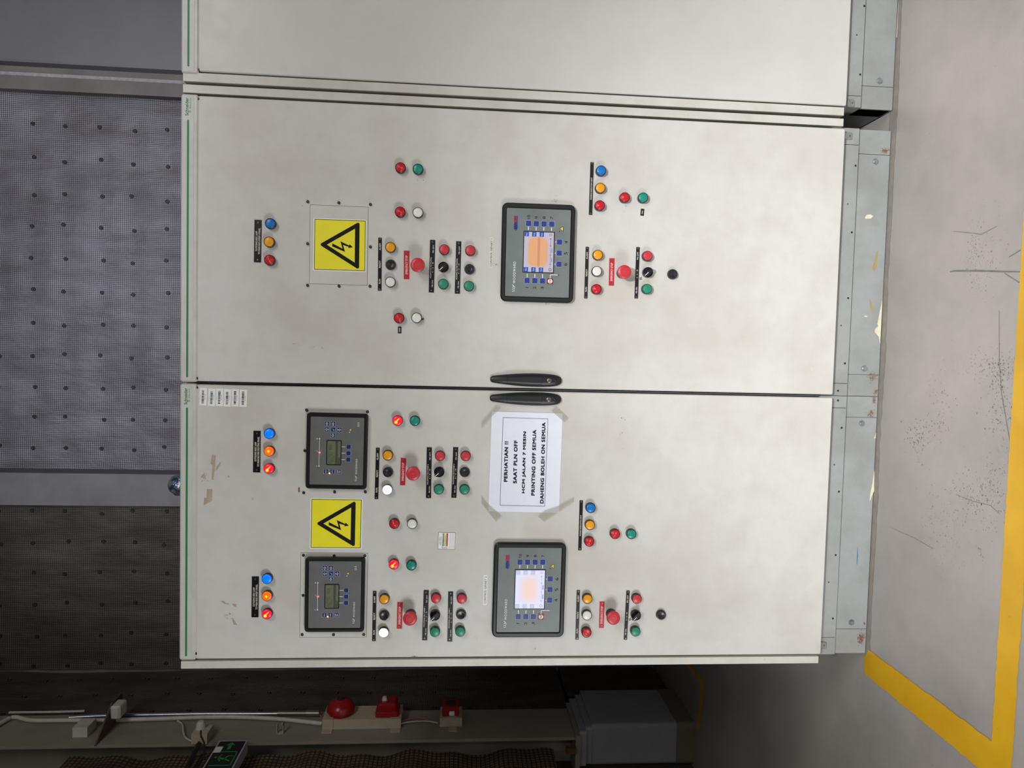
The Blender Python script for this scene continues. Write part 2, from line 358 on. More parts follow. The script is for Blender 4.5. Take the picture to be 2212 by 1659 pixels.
def cabinet(x0, x1, door, label, split, green=None, sideL=None, sideR=None, logo=None, mat=None, hdr=None, dz=0.0, yo=0.0):
    root = thing('electrical_cabinet', label, 'electrical cabinet', ((x0 + x1) / 2, 0, 0)); cb = Cab(root)
    bx = lambda a, b, c, d, e, f_: MB().box(a - cb.o.x, b - cb.o.x, c, d, e, f_)
    bx(x0, x1, .034, .62, .006, ZT - .006).build('body', M_gapd if False else M_kick, root)
    bx(x0 + .002, x1 - .002, .026, .0345, .192, ZT - .03).build('door_seal', M_gapd, root)
    # door
    dx0, dx1, z0, z1 = door; w, h = dx1 - dx0, z1 - z0
    d = MB().prism(rr(w, h, .005, 4), 0, .022, bev=.0022); d.build('door', mat or M_door, root, ((dx0 + dx1) / 2 - cb.o.x, 0, (z0 + z1) / 2))
    # header rail
    a, b = hdr
    hz0 = ZT - .048; hd = MB().prism(rr(b - a, .046, .007, 5), -.001, .034, bev=.0035)
    ho = hd.build('header_rail', M_trimp, root, ((a + b) / 2 - cb.o.x, 0, ZT - .023))
    MB().prism(rr(b - a - .012, .029, .003, 2), -.0016, -.001).build('header_insert', M_head, ho, (0, 0, .0025))
    if green:
        g0, g1 = green; gz = un(404, 1000).z
        MB().prism(rr(abs(g1 - g0), .0052, .0024, 2), -.002, -.0015).build('green_stripe', M_green, ho, ((g0 + g1) / 2 - (a + b) / 2, 0, gz - ZT + .023), label='thin green stripe')
    if logo:
        l0 = un(404, logo[0]).x; l1 = un(404, logo[1]).x; cx = (l0 + l1) / 2 - (a + b) / 2; wz = l1 - l0; gz = .0035
        m = MB().text('Schneider', cx, gz + .0035, wz, .0092, -.0019, bold=.02).text('Electric', cx + wz * .19, gz - .0052, wz * .56, .0048, -.0019, spacing=1.3)
        m.ring([(cx - wz * .27 + .0024 * math.cos(t * .524), gz - .0045 + .0036 * math.sin(t * .524)) for t in range(12)], [(cx - wz * .27 + .0013 * math.cos(t * .524), gz - .0045 + .0024 * math.sin(t * .524)) for t in range(12)], -.0019, -.0018)
        m.build('lettering', M_green, ho)
    for s in (sideL, sideR):
        if s: bx(s[0], s[1], .003, .6, .167, ZT - .004).build('side_panel', M_trimp, root)
    # lower frame rail and plinth blocks
    zr0, zr1 = .107, .19
    for q0, q1 in ((x0, split[0]), (split[0] + .0015, split[1] - .0015), (split[1], x1)):
        nm = 'lower_rail' if q1 - q0 > .2 else 'frame_corner'
        bx(q0, q1, .020, .034, zr0, zr1).build(nm, M_kick, root)
    for q0, q1 in ((x0, split[2]), (split[2] + .0015, split[3] - .0015), (split[3], x1)):
        nm = 'kick_plate' if q1 - q0 > .2 else 'plinth_corner'
        bx(q0, q1, .028, .034 if nm == 'kick_plate' else .09, .004, .1045).build(nm, M_kick, root)
    for px, py in (): pass
    return cb
X = lambda px, py, y=0: un(px, py, 1, y).x
Zc = lambda px, py, y=0: un(px, py, 1, y).z
zb = .1615; zt = 2.0119
A = cabinet(-.7985, -.0008, (-.7895, -.0052, zb, zt), 'light grey control cabinet, leftmost, with lit lamps and a taped white notice',
            (X(1780, 1377.7, .02), X(1800, 880.5, .02), X(1840, 1359, .028), X(1860, 901, .028)), green=(X(404, 1417), X(404, 880)), sideL=(-.8185, -.7975), logo=(874, 838), hdr=(-.7925, -.0035))
B = cabinet(.0008, .7985, (.0042, .7895, zb, zt), 'light grey control cabinet, middle of the three, with unlit lamps and black handle',
            (X(1810, 828.5, .02), X(1835, 312, .02), X(1865, 810, .028), X(1895, 333.7, .028)), green=(X(404, 815), X(404, 259)), sideR=(.7975, .8190), logo=(250, 211), hdr=(.0015, .7925))
D = cabinet(.8600, 1.66, (.8560, 1.652, zb, zt), 'plain light grey cabinet, rightmost, with an empty door',
            (X(1855, 208, .02), 1.56, X(1885, 187, .028), 1.55), green=(X(404, 144), 1.64), sideL=(.8285, .8515), mat=M_door2, hdr=(.8480, 1.652))
for cb, pts in ((A, [(1862.3, 914.7), (1839.8, 1344.8)]), (B, [(1867.7, 796), (1892, 348.9)]), (D, [(1900.6, 174.7)])):
    for px, py in pts: cb.put('hex_bolt', T['bolt'], un(px, py, 1, .026) + Vector((0, .002, 0)))
for cb, pts in ((A, [(1810, 865), (1818, 924), (1812, 1062), (1805, 1199), (1799, 1336)]), (B, [(1810, 844), (1825, 785), (1832, 644), (1840, 502), (1848, 358)]), (D, [(1867, 13), (1858, 161)])):
    for px, py in pts: cb.put('hole', T['hole'], un(px, py, 1, .02) - Vector((0, .0002, 0)))
for cb, pts in ((A, [(1790, 1257.5), (1802, 1003.6)]), (B, [(1817, 703), (1831, 441)]), (D, [(1850.5, 75.5)])):
    for px, py in pts: cb.put('rivet', T['screw'], un(px, py, 1, .02))
for cb, px, py in ((A, 1780, 1394), (B, 1835.5, 294), (D, 1840.6, 222.8)):
    p = un(px, py, 1, .019); o = MB().prism(rr(.021, .024, .005, 3), 0, .002, bev=.0006).build('hinge_bracket', M_silver, cb.root, cb.loc((p.x, .0175, p.z + .004)))
    link('screw', T['screw'], o, (0, -.0002, -.004))
for cb, px, py in ((D, 421, 150), (B, 421, 213), (B, 422, 817), (A, 422, 837), (A, 420, 1412)):
    p = un(px, py); MB().box(-.003, .003, -.0008, .01, -.0018, .0018).build('hinge_pin', M_screwd, cb.root, cb.loc((p.x, 0, ZT - .047)))
# ---------------------------------------------------------------- controls
for cb, L in ((B, [(583.2, 482.4, 'lamp', 'blue'), (580.5, 522.2, 'lamp', 'amber'), (581.4, 561.6, 'lamp', 'red'),
                   (864.8, 361.6, 'lamp', 'red'), (902.7, 364.5, 'lamp', 'green'), (864.1, 457.4, 'lamp', 'red'), (902.7, 458.6, 'lamp', 'white'), (861.6, 686.9, 'lamp', 'red'), (899.8, 686.3, 'lamp', 'white'),
                   (843.1, 533.8, 'lamp', 'amber'), (843.7, 571.7, 'plug', ''), (842.9, 608.9, 'lamp', 'white'), (902, 572, 'estop', ''),
                   (959.5, 538.8, 'btn', 'red'), (957.8, 576.6, 'sel', ''), (957.5, 613.2, 'btn', 'green'), (1016, 540.8, 'btn', 'red'), (1014.2, 581.3, 'plug', ''), (1013, 617.5, 'btn', 'green'),
                   (1299.1, 368, 'lamp', 'blue'), (1297.4, 405.5, 'lamp', 'amber'), (1296.2, 443.5, 'lamp', 'red'), (1350.2, 426, 'lamp', 'red'), (1390, 426.4, 'lamp', 'green'),
                   (1292, 550.5, 'lamp', 'amber'), (1289.8, 585.7, 'lamp', 'white'), (1289, 624.5, 'lamp', 'red'), (1349.7, 587, 'estop', ''),
                   (1399.3, 552.6, 'btn', 'red'), (1400, 588, 'sel', ''), (1398.3, 624, 'btn', 'green'), (1453.3, 592.2, 'plug', '')]),
              (A, [(580.8, 937.1, 'lit', 'blue'), (580.6, 975, 'lit', 'orange'), (580.3, 1013, 'lit', 'red'), (576, 1251.2, 'lit', 'blue'), (576, 1288.4, 'lit', 'orange'), (576, 1327.6, 'lit', 'red'),
                   (858.6, 909.1, 'lit', 'red'), (896.1, 909.3, 'lamp', 'green'), (837.5, 984, 'lamp', 'amber'), (837.9, 1020.2, 'plug', ''), (836.2, 1058.5, 'lit', 'white'), (892.2, 1024, 'estop', ''),
                   (950.5, 985.4, 'btn', 'red'), (948.7, 1020, 'sel', ''), (947.8, 1057.8, 'btn', 'green'), (1005.9, 985.7, 'btn', 'red'), (1004, 1020.2, 'plug', ''), (1003.4, 1058, 'btn', 'green'),
                   (851.6, 1132.1, 'lamp', 'red'), (890, 1132.1, 'lamp', 'white'), (850.5, 1220, 'lit', 'red'), (888.5, 1222.2, 'lamp', 'green'),
                   (829.9, 1295.2, 'lamp', 'amber'), (829.9, 1330.1, 'plug', ''), (828.4, 1367.6, 'lit', 'white'), (885.3, 1337.7, 'estop', ''),
                   (941.8, 1293.4, 'btn', 'red'), (939.7, 1330.1, 'sel', ''), (939.7, 1366.3, 'btn', 'green'), (997.5, 1294.2, 'btn', 'red'), (996.2, 1328.1, 'plug', ''), (994.4, 1365.6, 'btn', 'green'),
                   (1276.5, 1097.9, 'lamp', 'blue'), (1274.9, 1134.8, 'lamp', 'amber'), (1273.6, 1170.7, 'lamp', 'red'), (1329.2, 1154.3, 'lamp', 'red'), (1364.6, 1154.5, 'lamp', 'green'),
                   (1269.5, 1294.6, 'lamp', 'amber'), (1268.3, 1330.1, 'lamp', 'white'), (1267.5, 1367.4, 'lamp', 'red'), (1325.7, 1336.2, 'estop', ''),
                   (1376.3, 1294.6, 'btn', 'red'), (1374.5, 1330.1, 'sel', ''), (1373.6, 1365.3, 'btn', 'green'), (1428.4, 1328.9, 'plug', '')])):
    for px, py, k, c in L: lamp(cb, px, py, k, c)
def out(l2): return [('OUTGOING INDC LAMP', .5, .32, .47, .28), (l2, .5, .72, .62 if len(l2) < 28 else .72, .28)]
RRA = [('RUN', .175, .5, .09, .5), ('READY', .5, .5, .14, .5), ('ALARM', .83, .5, .13, .5)]
def inc(t): return [('PB ON', .17, .66, .13, .24), (t, .47, .28, .40, .24), ('A', .39, .68, .025, .22), ('0', .47, .68, .02, .22), ('M', .56, .68, .03, .22), ('-', .43, .68, .014, .04), ('-', .515, .68, .014, .04), ('PB OFF', .83, .66, .15, .24)]
AOM = [('PB ON', .16, .5, .12, .42), ('A', .405, .5, .022, .4), ('-', .44, .5, .012, .07), ('0', .47, .5, .02, .4), ('-', .505, .5, .012, .07), ('M', .545, .5, .027, .4), ('PB OFF', .83, .5, .15, .42)]
ES = [('EMERGENCY STOP', .5, .5, .66, .42)]
MBL = [('MAINBUS INDICATION LIGHT', .5, .5, .42, .42)]
plate(B, [(549.7, 474.8), (565.1, 475.2), (563.7, 566.8), (548.4, 566.4)], out('TO MAIN BUS LVMDP II PANEL'))
plate(A, [(547.5, 930.7), (562.9, 931), (562, 1020.5), (546.5, 1020.5)], out('TO MAIN BUS FIRE FIGHTING PANEL'))
plate(A, [(544.3, 1245.3), (559, 1245.8), (558.2, 1333.4), (543, 1333.4)], out('TO MAIN BUS LVMDP I PANEL'))
plate(B, [(817.1, 513.5), (824.9, 513.8), (823.9, 627.9), (816.2, 627.6)], RRA)
plate(A, [(812.3, 967.4), (820, 967.4), (817.1, 1078), (809.1, 1078)], RRA)
plate(A, [(805.6, 1277), (813.2, 1277), (811.4, 1385), (803.8, 1385)], RRA)
plate(B, [(1265.4, 533.2), (1272.1, 533.2), (1269, 644.8), (1261.8, 644.3)], RRA)
plate(A, [(1246, 1275.2), (1253, 1275.2), (1249.9, 1381.7), (1242.7, 1381.7)], RRA)
plate(B, [(872.3, 541.7), (884, 541.7), (884, 602.8), (872.3, 602.8)], ES, M_redpl, lab='red engraved emergency stop nameplate')
plate(A, [(865.8, 989.6), (876.7, 989.6), (875.2, 1048.4), (864.1, 1048)], ES, M_redpl, lab='red engraved emergency stop nameplate')
plate(A, [(858.2, 1301), (869.6, 1301), (868.4, 1358.5), (857, 1358)], ES, M_redpl, lab='red engraved emergency stop nameplate')
plate(B, [(1316.4, 557.8), (1327.4, 557.8), (1326, 617), (1315, 617)], ES, M_redpl, lab='red engraved emergency stop nameplate')
plate(A, [(1295.6, 1299.8), (1305.8, 1299.8), (1304.4, 1356.7), (1293.7, 1356.3)], ES, M_redpl, lab='red engraved emergency stop nameplate')
plate(B, [(929.1, 518.2), (940.1, 518.5), (937.3, 631.9), (926, 631.4)], inc('INCOMING CB-I FIRE FIGHTING'))
plate(B, [(985.4, 521.1), (996.5, 521.5), (993.3, 634.6), (982.2, 634)], inc('INCOMING CB-II FIRE FIGHTING'))
plate(A, [(922, 966.5), (932.8, 966.5), (931.2, 1075.9), (920.1, 1075.9)], inc('INCOMING CB-I LVMDP 2'))
plate(A, [(979.1, 966.2), (989.8, 966.2), (985.9, 1075.4), (974.8, 1075)], inc('INCOMING CB-II LVMDP 2'))
plate(A, [(915.2, 1275), (926.6, 1275.2), (922.8, 1383.3), (911.9, 1382.8)], inc('INCOMING CB-I LVMDP 1'))
plate(A, [(968.4, 1278.2), (979, 1278.2), (977, 1385.9), (966.3, 1385.9)], inc('INCOMING CB-II LVMDP 1'))
plate(B, [(1275.3, 350.5), (1282.7, 350.5), (1279.1, 464.4), (1272.1, 463.8)], MBL)
plate(A, [(1252.1, 1080.9), (1259.3, 1081.3), (1256, 1189.1), (1249.1, 1188.7)], MBL)
plate(B, [(1374.6, 533.6), (1382, 534), (1378, 644.8), (1370.6, 644.3)], AOM)
plate(A, [(1353.4, 1275.8), (1360.3, 1276.2), (1354.6, 1382.1), (1347.2, 1381.7)], AOM)
plate(B, [(859.9, 705.5), (867.1, 705.5), (866.9, 720), (859.5, 720)], [('DROOP', .5, .5, .6, .4)], screws=False, name='small_nameplate')
plate(B, [(1384.6, 450.9), (1391.9, 451.3), (1390.5, 465.9), (1383.3, 465.5)], [('SYNC', .5, .5, .5, .4)], screws=False, name='small_nameplate')
handle(B, 1137, 820.9); handle(A, 1136, 861.8)
# ---------------------------------------------------------------- controllers
def controller(cb, c, big, lab, scr=None):
    TH = .014; ctr, w, h, a = quad(c, -TH); ctr.y = 0
    fr = .062 if big else .058
    P = lambda u, v: ((u - .5) * w, (.5 - v) * h)
    outl = rr(w, h, .016 if big else .009, 5); innl = rr(w * (1 - .105), h * (1 - .125), .0025, 5)
    m = MB(); n = len(outl); oi = inset(outl, .0035); ii = inset(innl, -.003)
    vs = [(x, 0, z) for x, z in outl] + [(x, -TH + .003, z) for x, z in outl] + [(x, -TH, z) for x, z in oi] + [(x, -TH, z) for x, z in ii] + [(x, -TH + .004, z) for x, z in innl]
    fs = []
    for k in range(4):
        for i in range(n): j = (i + 1) % n; fs.append((k * n + i, k * n + j, (k + 1) * n + j, (k + 1) * n + i))
    m.add(vs, fs)
    o = m.build('generator_controller' if big else 'breaker_controller', M_blackr, cb.root, cb.loc(ctr), a, label=lab, smooth=True)
    yf = -TH + .0035
    MB().prism(innl, yf, yf + .006).build('face_plate', M_face2 if big else M_face1, o)
    W = MB(); BK = MB()
    def key(u, v, kw, kh, mat, t=None, mk='key'):
        x, z = P(u, v); k = MB().prism(rr(kw, kh, .0016, 2), yf - .0006, yf, 1).prism(rr(kw * .84, kh * .84, .0008, 2), yf - .0016, yf - .0006, 0, bev=.0004)
        if t: t(k)
        return k.build(mk, [mat, M_keyb, M_white], o, (x, 0, z))
    y2 = yf - .0019
    if big:
        kw, kh = .0172 * w / .282, .0172 * w / .282
        num = ['10', '9', '8', '7']
        for i in range(4):
            v = .361 + .1055 * i; key(.797, v, kw, kh, M_key)
            x, z = P(.747, v); W.rect(x - w * .017, x + w * .017, z - .0011, z + .0011, yf - .0003)
            x, z = P(.862, v); BK.text(num[i], x, z, .0068 if i else .0105, .0082, yf - .0003, ang=random.uniform(-.3, .3))
        nb = ['6', '5', '4'] if scr == 1 else ['4', '5', '6']
        for i in range(3):
            u = .393 + .113 * i; key(u, .791, kw, kh, M_key)
            x, z = P(u, .736); W.rect(x - .0009, x + .0009, z - h * .008, z + h * .008, yf - .0003)
            x, z = P(u, .882); BK.text(nb[i], x, z, .0075, .0095, yf - .0003, ang=random.uniform(-.3, .3))
            v = .359 + .1055 * i; key(.217, v, kw, kh, M_key)
            x, z = P(.268, v); W.rect(x - w * .018, x + w * .018, z - .0011, z + .0011, yf - .0003)
            x, z = P(.146, v); BK.text('123'[i], x, z, (.0015, .0070, .0070)[i], .0080, yf - .0003, ang=random.uniform(-.2, .2))
        x, z = P(.217, .675)
        k = MB().prism(rr(kw, kh, .0014, 2), yf - .0010, yf, 0); k.prism([(.0068 * math.cos(math.radians(22.5 + 45 * q)), .0068 * math.sin(math.radians(22.5 + 45 * q))) for q in range(8)], yf - .0014, yf - .0010, 1)
        k.text('STOP', 0, 0, .0105, .0048, yf - .0017, 2, bold=.02); k.build('stop_key', [plain('dark_red_key', (140, 34, 40), .4), M_wht, M_ink], o, (x, 0, z), label='red stop key')
        xx, zz = P(.283, .675); x2, z2 = P(.283, .787)
        W.rect(x + kw / 2, xx, z - .0009, z + .0009, yf - .0003).rect(xx - .0009, xx + .0009, z2, z - .0009, yf - .0003)
        MB().lathe([(0, -.001), (.0014, -.0008), (.0016, 0)], 12).build('status_light', M_wht if scr == 2 else M_screwd, o, (x2, yf, z2))
        # screen
        sx, sz = P(.509, .509); sw, sh = .405 * w, .405 * h
        sc = MB().prism(rr(sw + .005, sh + .005, .001, 2), yf - .0012, yf, 0).rect(-sw / 2, sw / 2, -sh / 2, sh / 2, yf - .0014, 1)
        sc.build('screen', [M_blackr, screenm(scr, sw, sh)], o, (sx, 0, sz), label='bright lit display with a blurred orange patch')
        tb = MB(); ys = yf - .0017; mi = 0
        for i in range(3):
            for sd in (-1, 1):
                zc_ = sh * (.42 - .255 * i) ; tb.rect(sd * sw * .5 - (sd > 0) * sw * .115, sd * sw * .5 + (sd < 0) * sw * .115, zc_ - sh * .075, zc_ + sh * .075, ys, 0)
                tb.text('%/' if (i == 0 and sd < 0) else ('Next' if i == 0 else 'Mode'), sd * sw * .44, zc_, sw * .08, sh * .05, ys - .0002, 1)
        zc_ = -sh * .395
        tb.ring([(-sw * .43 + sh * .05 * math.cos(t * .524), zc_ + sh * .05 * math.sin(t * .524)) for t in range(12)], [(-sw * .43 + sh * .036 * math.cos(t * .524), zc_ + sh * .036 * math.sin(t * .524)) for t in range(12)], ys - .0001, ys, 2)
        tb.rect(-sw * .34, sw * .36, zc_ - sh * .004, zc_ + sh * .004, ys - .0001, 2)
        for q in (-.3, -.07, .16, .34): tb.rect(sw * q, sw * q + sw * .008, zc_ - sh * .035, zc_ + sh * .035, ys - .0001, 2)
        for q in (-.19, .05): tb.rect(sw * q - sw * .06, sw * q + sw * .06, zc_ - sh * .075, zc_ - sh * .03, ys - .00005, 3).text('0.0kW', sw * q, zc_ - sh * .05, sw * .1, sh * .03, ys - .0002, 2)
        tb.ring([(sw * .44 + sh * .035 * math.cos(t * .524), zc_ + sh * .045 * math.sin(t * .524)) for t in range(12)], [(sw * .44 + sh * .026 * math.cos(t * .524), zc_ + sh * .036 * math.sin(t * .524)) for t in range(12)], ys - .0001, ys, 2)
        g = 1 if scr == 1 else 0
        def em(n_, c_, s_): t = NT(n_); mm = t.setp((0, 0, 0, 1), .4); t.set(t.b.inputs['Emission Color'], lin(c_)); t.b.inputs['Emission Strength'].default_value = s_; return mm
        tb.build('screen_graphics', [em('tab%d' % scr, (40, 90, 190) if g else (200, 205, 235), .8), em('tabtext%d' % scr, (225, 225, 240), .8), em('scrink%d' % scr, (40, 36, 44) if g else (180, 180, 205), .6), em('scrbox%d' % scr, (176, 182, 222), .8)], o, (sx, 0, sz))
        # badge
        x, z = P(.80, .185); bw, bh = .036 * w / .282, .0125
        bd = MB().flat([(-bw * .28 + bw * .34 * math.cos(t * math.pi / 10), bh * .5 * math.sin(t * math.pi / 10) - .001) for t in range(20)], yf - .0002, 0)
        bd.rect(-bw * .2, bw * .55, -bh * .5, -bh * .3, yf - .0003, 0).rect(bw * .02, bw * .55, -bh * .3, bh * .42, yf - .0002, 1)
        bd.text('EASY', -bw * .24, 0, bw * .52, bh * .5, yf - .0005, 2, bold=.02).text('GEN', bw * .29, .0005, bw * .42, bh * .42, yf - .0005, 3, bold=.01)
        bd.build('badge', [plain('badge_blue', (48, 74, 140), .4), plain('badge_red', (176, 44, 52), .4), M_ink, plain('badge_navy', (40, 44, 96), .4)], o, (x, 0, z), label='blue and red badge')
        x, z = P(.295, .183); MB().text('WOODWARD', 0, 0, .222 * w, .0072, yf - .0003, spacing=1.25, bold=.008).build('lettering', M_wht, o, (x, 0, z))
        lx, lz = P(.135, .17)
        tri, dot = (.755, .815), (.728, .788)
    else:
        kw, kh = .0138 * w / .219, .0138 * w / .219
        def arrow(k, ang, corner=False):
            pts = [(-.0018, -.0045), (.0018, -.0045), (.0018, .0002), (.0042, .0002), (0, .0045), (-.0042, .0002), (-.0018, .0002)]
            ca, sa = math.cos(ang), math.sin(ang); q = [(x * ca - z * sa, x * sa + z * ca) for x, z in pts]; qi = inset(q, .0008)
            k.ring(q, qi, y2, y2 + .0002, 2)
        for u, v, kd in ((.859, .328, 'c'), (.858, .430, 0), (.783, .328, 90), (.783, .432, 'k'), (.783, .535, -90), (.707, .430, 180)):
            ang = {0: -math.pi / 2, 90: 0, -90: math.pi, 180: math.pi / 2}.get(kd, 0)
            if kd == 'k': f_ = lambda k: k.flat([(-.004, .0002), (-.001, -.004), (.004, .004), (-.001, -.002)], y2, 2)
            elif kd == 'c': f_ = lambda k: arrow(k, -math.pi / 2)
            else: f_ = (lambda an: (lambda k: arrow(k, an)))(ang)
            key(u, v, kw, kh, M_keyn, f_)
        for i, tx in enumerate((['MAN'], ['AUTO'], ['LAMP', 'TEST'])):
            def f_(k, tx=tx):
                for q, s_ in enumerate(tx): k.text(s_, 0, (len(tx) - 1) * .0024 - q * .0048, kw * .62, .0032, y2, 2, bold=.01)
            key(.229, .33 + .103 * i, kw, kh, M_keyn, f_)
        for u in (.391, .475, .560):
            key(u, .691, kw, kh, M_keyn); x, z = P(u, .603); W.rect(x - .0007, x + .0007, z - h * .034, z + h * .034, yf - .0003)
        x0_, z_ = P(.298, .213); x1_, _ = P(.66, .213); xm, _ = P(.462, .213)
        W.rect(x0_, xm, z_ - .0005, z_ + .0005, yf - .0003).rect(xm + .006, x1_, z_ - .0005, z_ + .0005, yf - .0003)
        W.flat([(xm, z_ - .0002), (xm + .0008, z_), (xm + .0092, z_ + .0078), (xm + .0084, z_ + .0082)], yf - .0003)
        for q in (x0_, x1_): W.flat([(q + .0019 * math.cos(t * .524), z_ + .0019 * math.sin(t * .524)) for t in range(12)], yf - .0004)
        W.text('A', x0_, z_ + .0068, .0034, .0042, yf - .0003).text('B', x1_, z_ + .0068, .0034, .0042, yf - .0003)
        x, z = P(.476, .218); LD = MB().lathe([(0, -.0022), (.002, -.0018), (.0027, 0)], 14)
        LD.build('status_light', M_ledr, o, (x, yf, z), smooth=True, label='glowing red status light')
        x, z = P(.205, .388); MB().lathe([(0, -.0022), (.0018, -.0018), (.0025, 0)], 14).build('status_light', M_leda, o, (x, yf, z), smooth=True, label='glowing amber status light')
        x, z = P(.203, .292); MB().lathe([(0, -.001), (.0008, -.0008), (.001, 0)], 10).build('status_light', M_wht, o, (x, yf, z))
        # lcd
        sx, sz = P(.4795, .452); sw, sh = .306 * w, .218 * h
        MB().prism(rr(sw + .005, sh + .005, .003, 3), yf - .001, yf, 0).prism(rr(sw, sh, .002, 3), yf - .0012, yf - .001, 1).build('lcd_display', [M_blackr, plain('lcd_green', (104, 112, 88), .25, var=.05)], o, (sx, 0, sz), label='olive green liquid crystal display')
        g = MB(); ys = yf - .0014
        g.rect(-sw / 2, sw / 2, -sh * .30, -sh * .12, ys, 0).rect(-.0003, .0003, -sh * .1, sh * .45, ys, 1).rect(-sw * .5, -sw * .2, -sh * .47, -sh * .33, ys, 0)
        for q in range(5):
            for hh in (.34, .22, .10, -.02):
                if (q + int(hh * 10)) % 4: g.rect(-sw * .46 + q * sw * .085, -sw * .40 + q * sw * .085, sh * hh, sh * (hh + .07), ys, 1)
        for q in range(3): g.rect(sw * .12 + q * sw * .085, sw * .18 + q * sw * .085, sh * .16, sh * .38, ys, 1)
        g.build('lcd_segments', [plain('lcd_dark', (70, 70, 62), .4), plain('lcd_mid', (82, 88, 68), .4)], o, (sx, 0, sz))
        x, z = P(.30, .826); MB().text('WOODWARD', 0, 0, .205 * w, .0052, yf - .0003, spacing=1.25, bold=.006).build('lettering', M_white, o, (x, 0, z))
        x, z = P(.858, .842); MB().text('LS-5', 0, 0, .055 * w, .0058, yf - .0003, bold=.005).build('lettering', M_white, o, (x, 0, z))
        lx, lz = P(.145, .815); tri, dot = (.785, .712), (.752, .700)
    s_ = w / .282 * (1.0 if big else .95)
    for q in range(3):
        W.flat([(lx - .010 * s_ + q * .006 * s_, lz + .002 * s_), (lx - .0075 * s_ + q * .0055 * s_, lz - .0055 * s_), (lx - .0062 * s_ + q * .0055 * s_, lz - .0050 * s_), (lx - .0086 * s_ + q * .006 * s_, lz + .003 * s_)], yf - .0003)
    W.flat([(lx - .006 * s_, lz - .004 * s_), (lx + .004 * s_, lz - .006 * s_), (lx + .011 * s_, lz + .002 * s_), (lx + .009 * s_, lz + .0025 * s_), (lx + .003 * s_, lz - .0043 * s_)], yf - .0003)
    W.build('printed_lines', M_white if not big else M_wht, o)
    if big: BK.build('handwritten_numbers', M_ink, o, label='black handwritten key numbers')
    x, z = P(*tri); t_ = .0062 * s_
    tm = MB().flat([(-t_ * 1.05, -t_ * .8), (t_ * 1.05, -t_ * .8), (0, t_)], yf - .0003, 1).flat([(-t_ * .78, -t_ * .62), (t_ * .78, -t_ * .62), (0, t_ * .7)], yf - .0005, 0)
    tm.flat([(-t_ * .1, t_ * .25), (-t_ * .05, -t_ * .45), (t_ * .05, -t_ * .45), (t_ * .1, t_ * .25)], yf - .0006, 1).build('warning_symbol', [M_yel, M_ink], o, (x, 0, z), label='small yellow warning triangle')
    x, z = P(*dot); MB().lathe([(0, -.001), (.0013, -.0008), (.0015, 0)], 12).build('status_light', M_wht if not big else M_screwd, o, (x, yf, z))
    return o
def screenm(k, sw, sh):
    t = NT('lit_screen_%d' % k); sx = t.n('ShaderNodeSeparateXYZ'); t.t.links.new(t.coord(), sx.inputs[0])
    def band(o, half, soft): return t.math('SUBTRACT', 1.0, t.math('SMOOTHSTEP', 0, 0)) if False else None
    ax = t.math('ABSOLUTE', t.math('DIVIDE', sx.outputs[0], sw * .40)); az = t.math('ABSOLUTE', t.math('DIVIDE', t.math('SUBTRACT', sx.outputs[2], sh * .03), sh * .36))
    r = t.math('POWER', t.math('ADD', t.math('POWER', ax, 4.0), t.math('POWER', az, 4.0)), .25)
    if k == 1:
        f = t.ramp(r, [(.86, (1, 1, 1)), (1.0, (0, 0, 0))]); a = lin((206, 196, 214)); b = lin((240, 176, 122)); st = .92
        bn = t.math('ABSOLUTE', t.math('DIVIDE', sx.outputs[2], sh * .05)); b2 = t.mix(t.ramp(bn, [(.6, (1, 1, 1)), (1.0, (0, 0, 0))]), b, lin((222, 146, 108)))
        e = t.mix(f, a, b2)
    else:
        f = t.ramp(r, [(.5, (1, 1, 1)), (1.0, (0, 0, 0))]); e = t.mix(f, lin((222, 222, 248)), lin((240, 212, 202))); st = 1.15
    m = t.setp((.02, .02, .02, 1), .25); t.set(t.b.inputs['Emission Color'], e); t.b.inputs['Emission Strength'].default_value = st * .8; return m
M_ledr = lit('red_led', (255, 90, 90), 2.2); M_leda = lit('amber_led', (255, 170, 60), 2.2)
controller(A, [(662.8, 891.5), (795, 894), (791.3, 1057.3), (659.2, 1056)], False, 'grey-faced breaker controller in black frame beside the handle side')
controller(A, [(659.2, 1204.5), (788.5, 1205.2), (785.9, 1366.3), (657, 1365.7)], False, 'grey-faced breaker controller in black frame on raised plate')
controller(B, [(1085.5, 437.2), (1243.8, 442), (1238.3, 654.3), (1080.8, 650.4)], True, 'large generator controller with orange display', 1)
controller(A, [(1068.4, 1171.9), (1223.6, 1174.9), (1217.6, 1378.3), (1062.4, 1376)], True, 'large generator controller with pale display', 2)
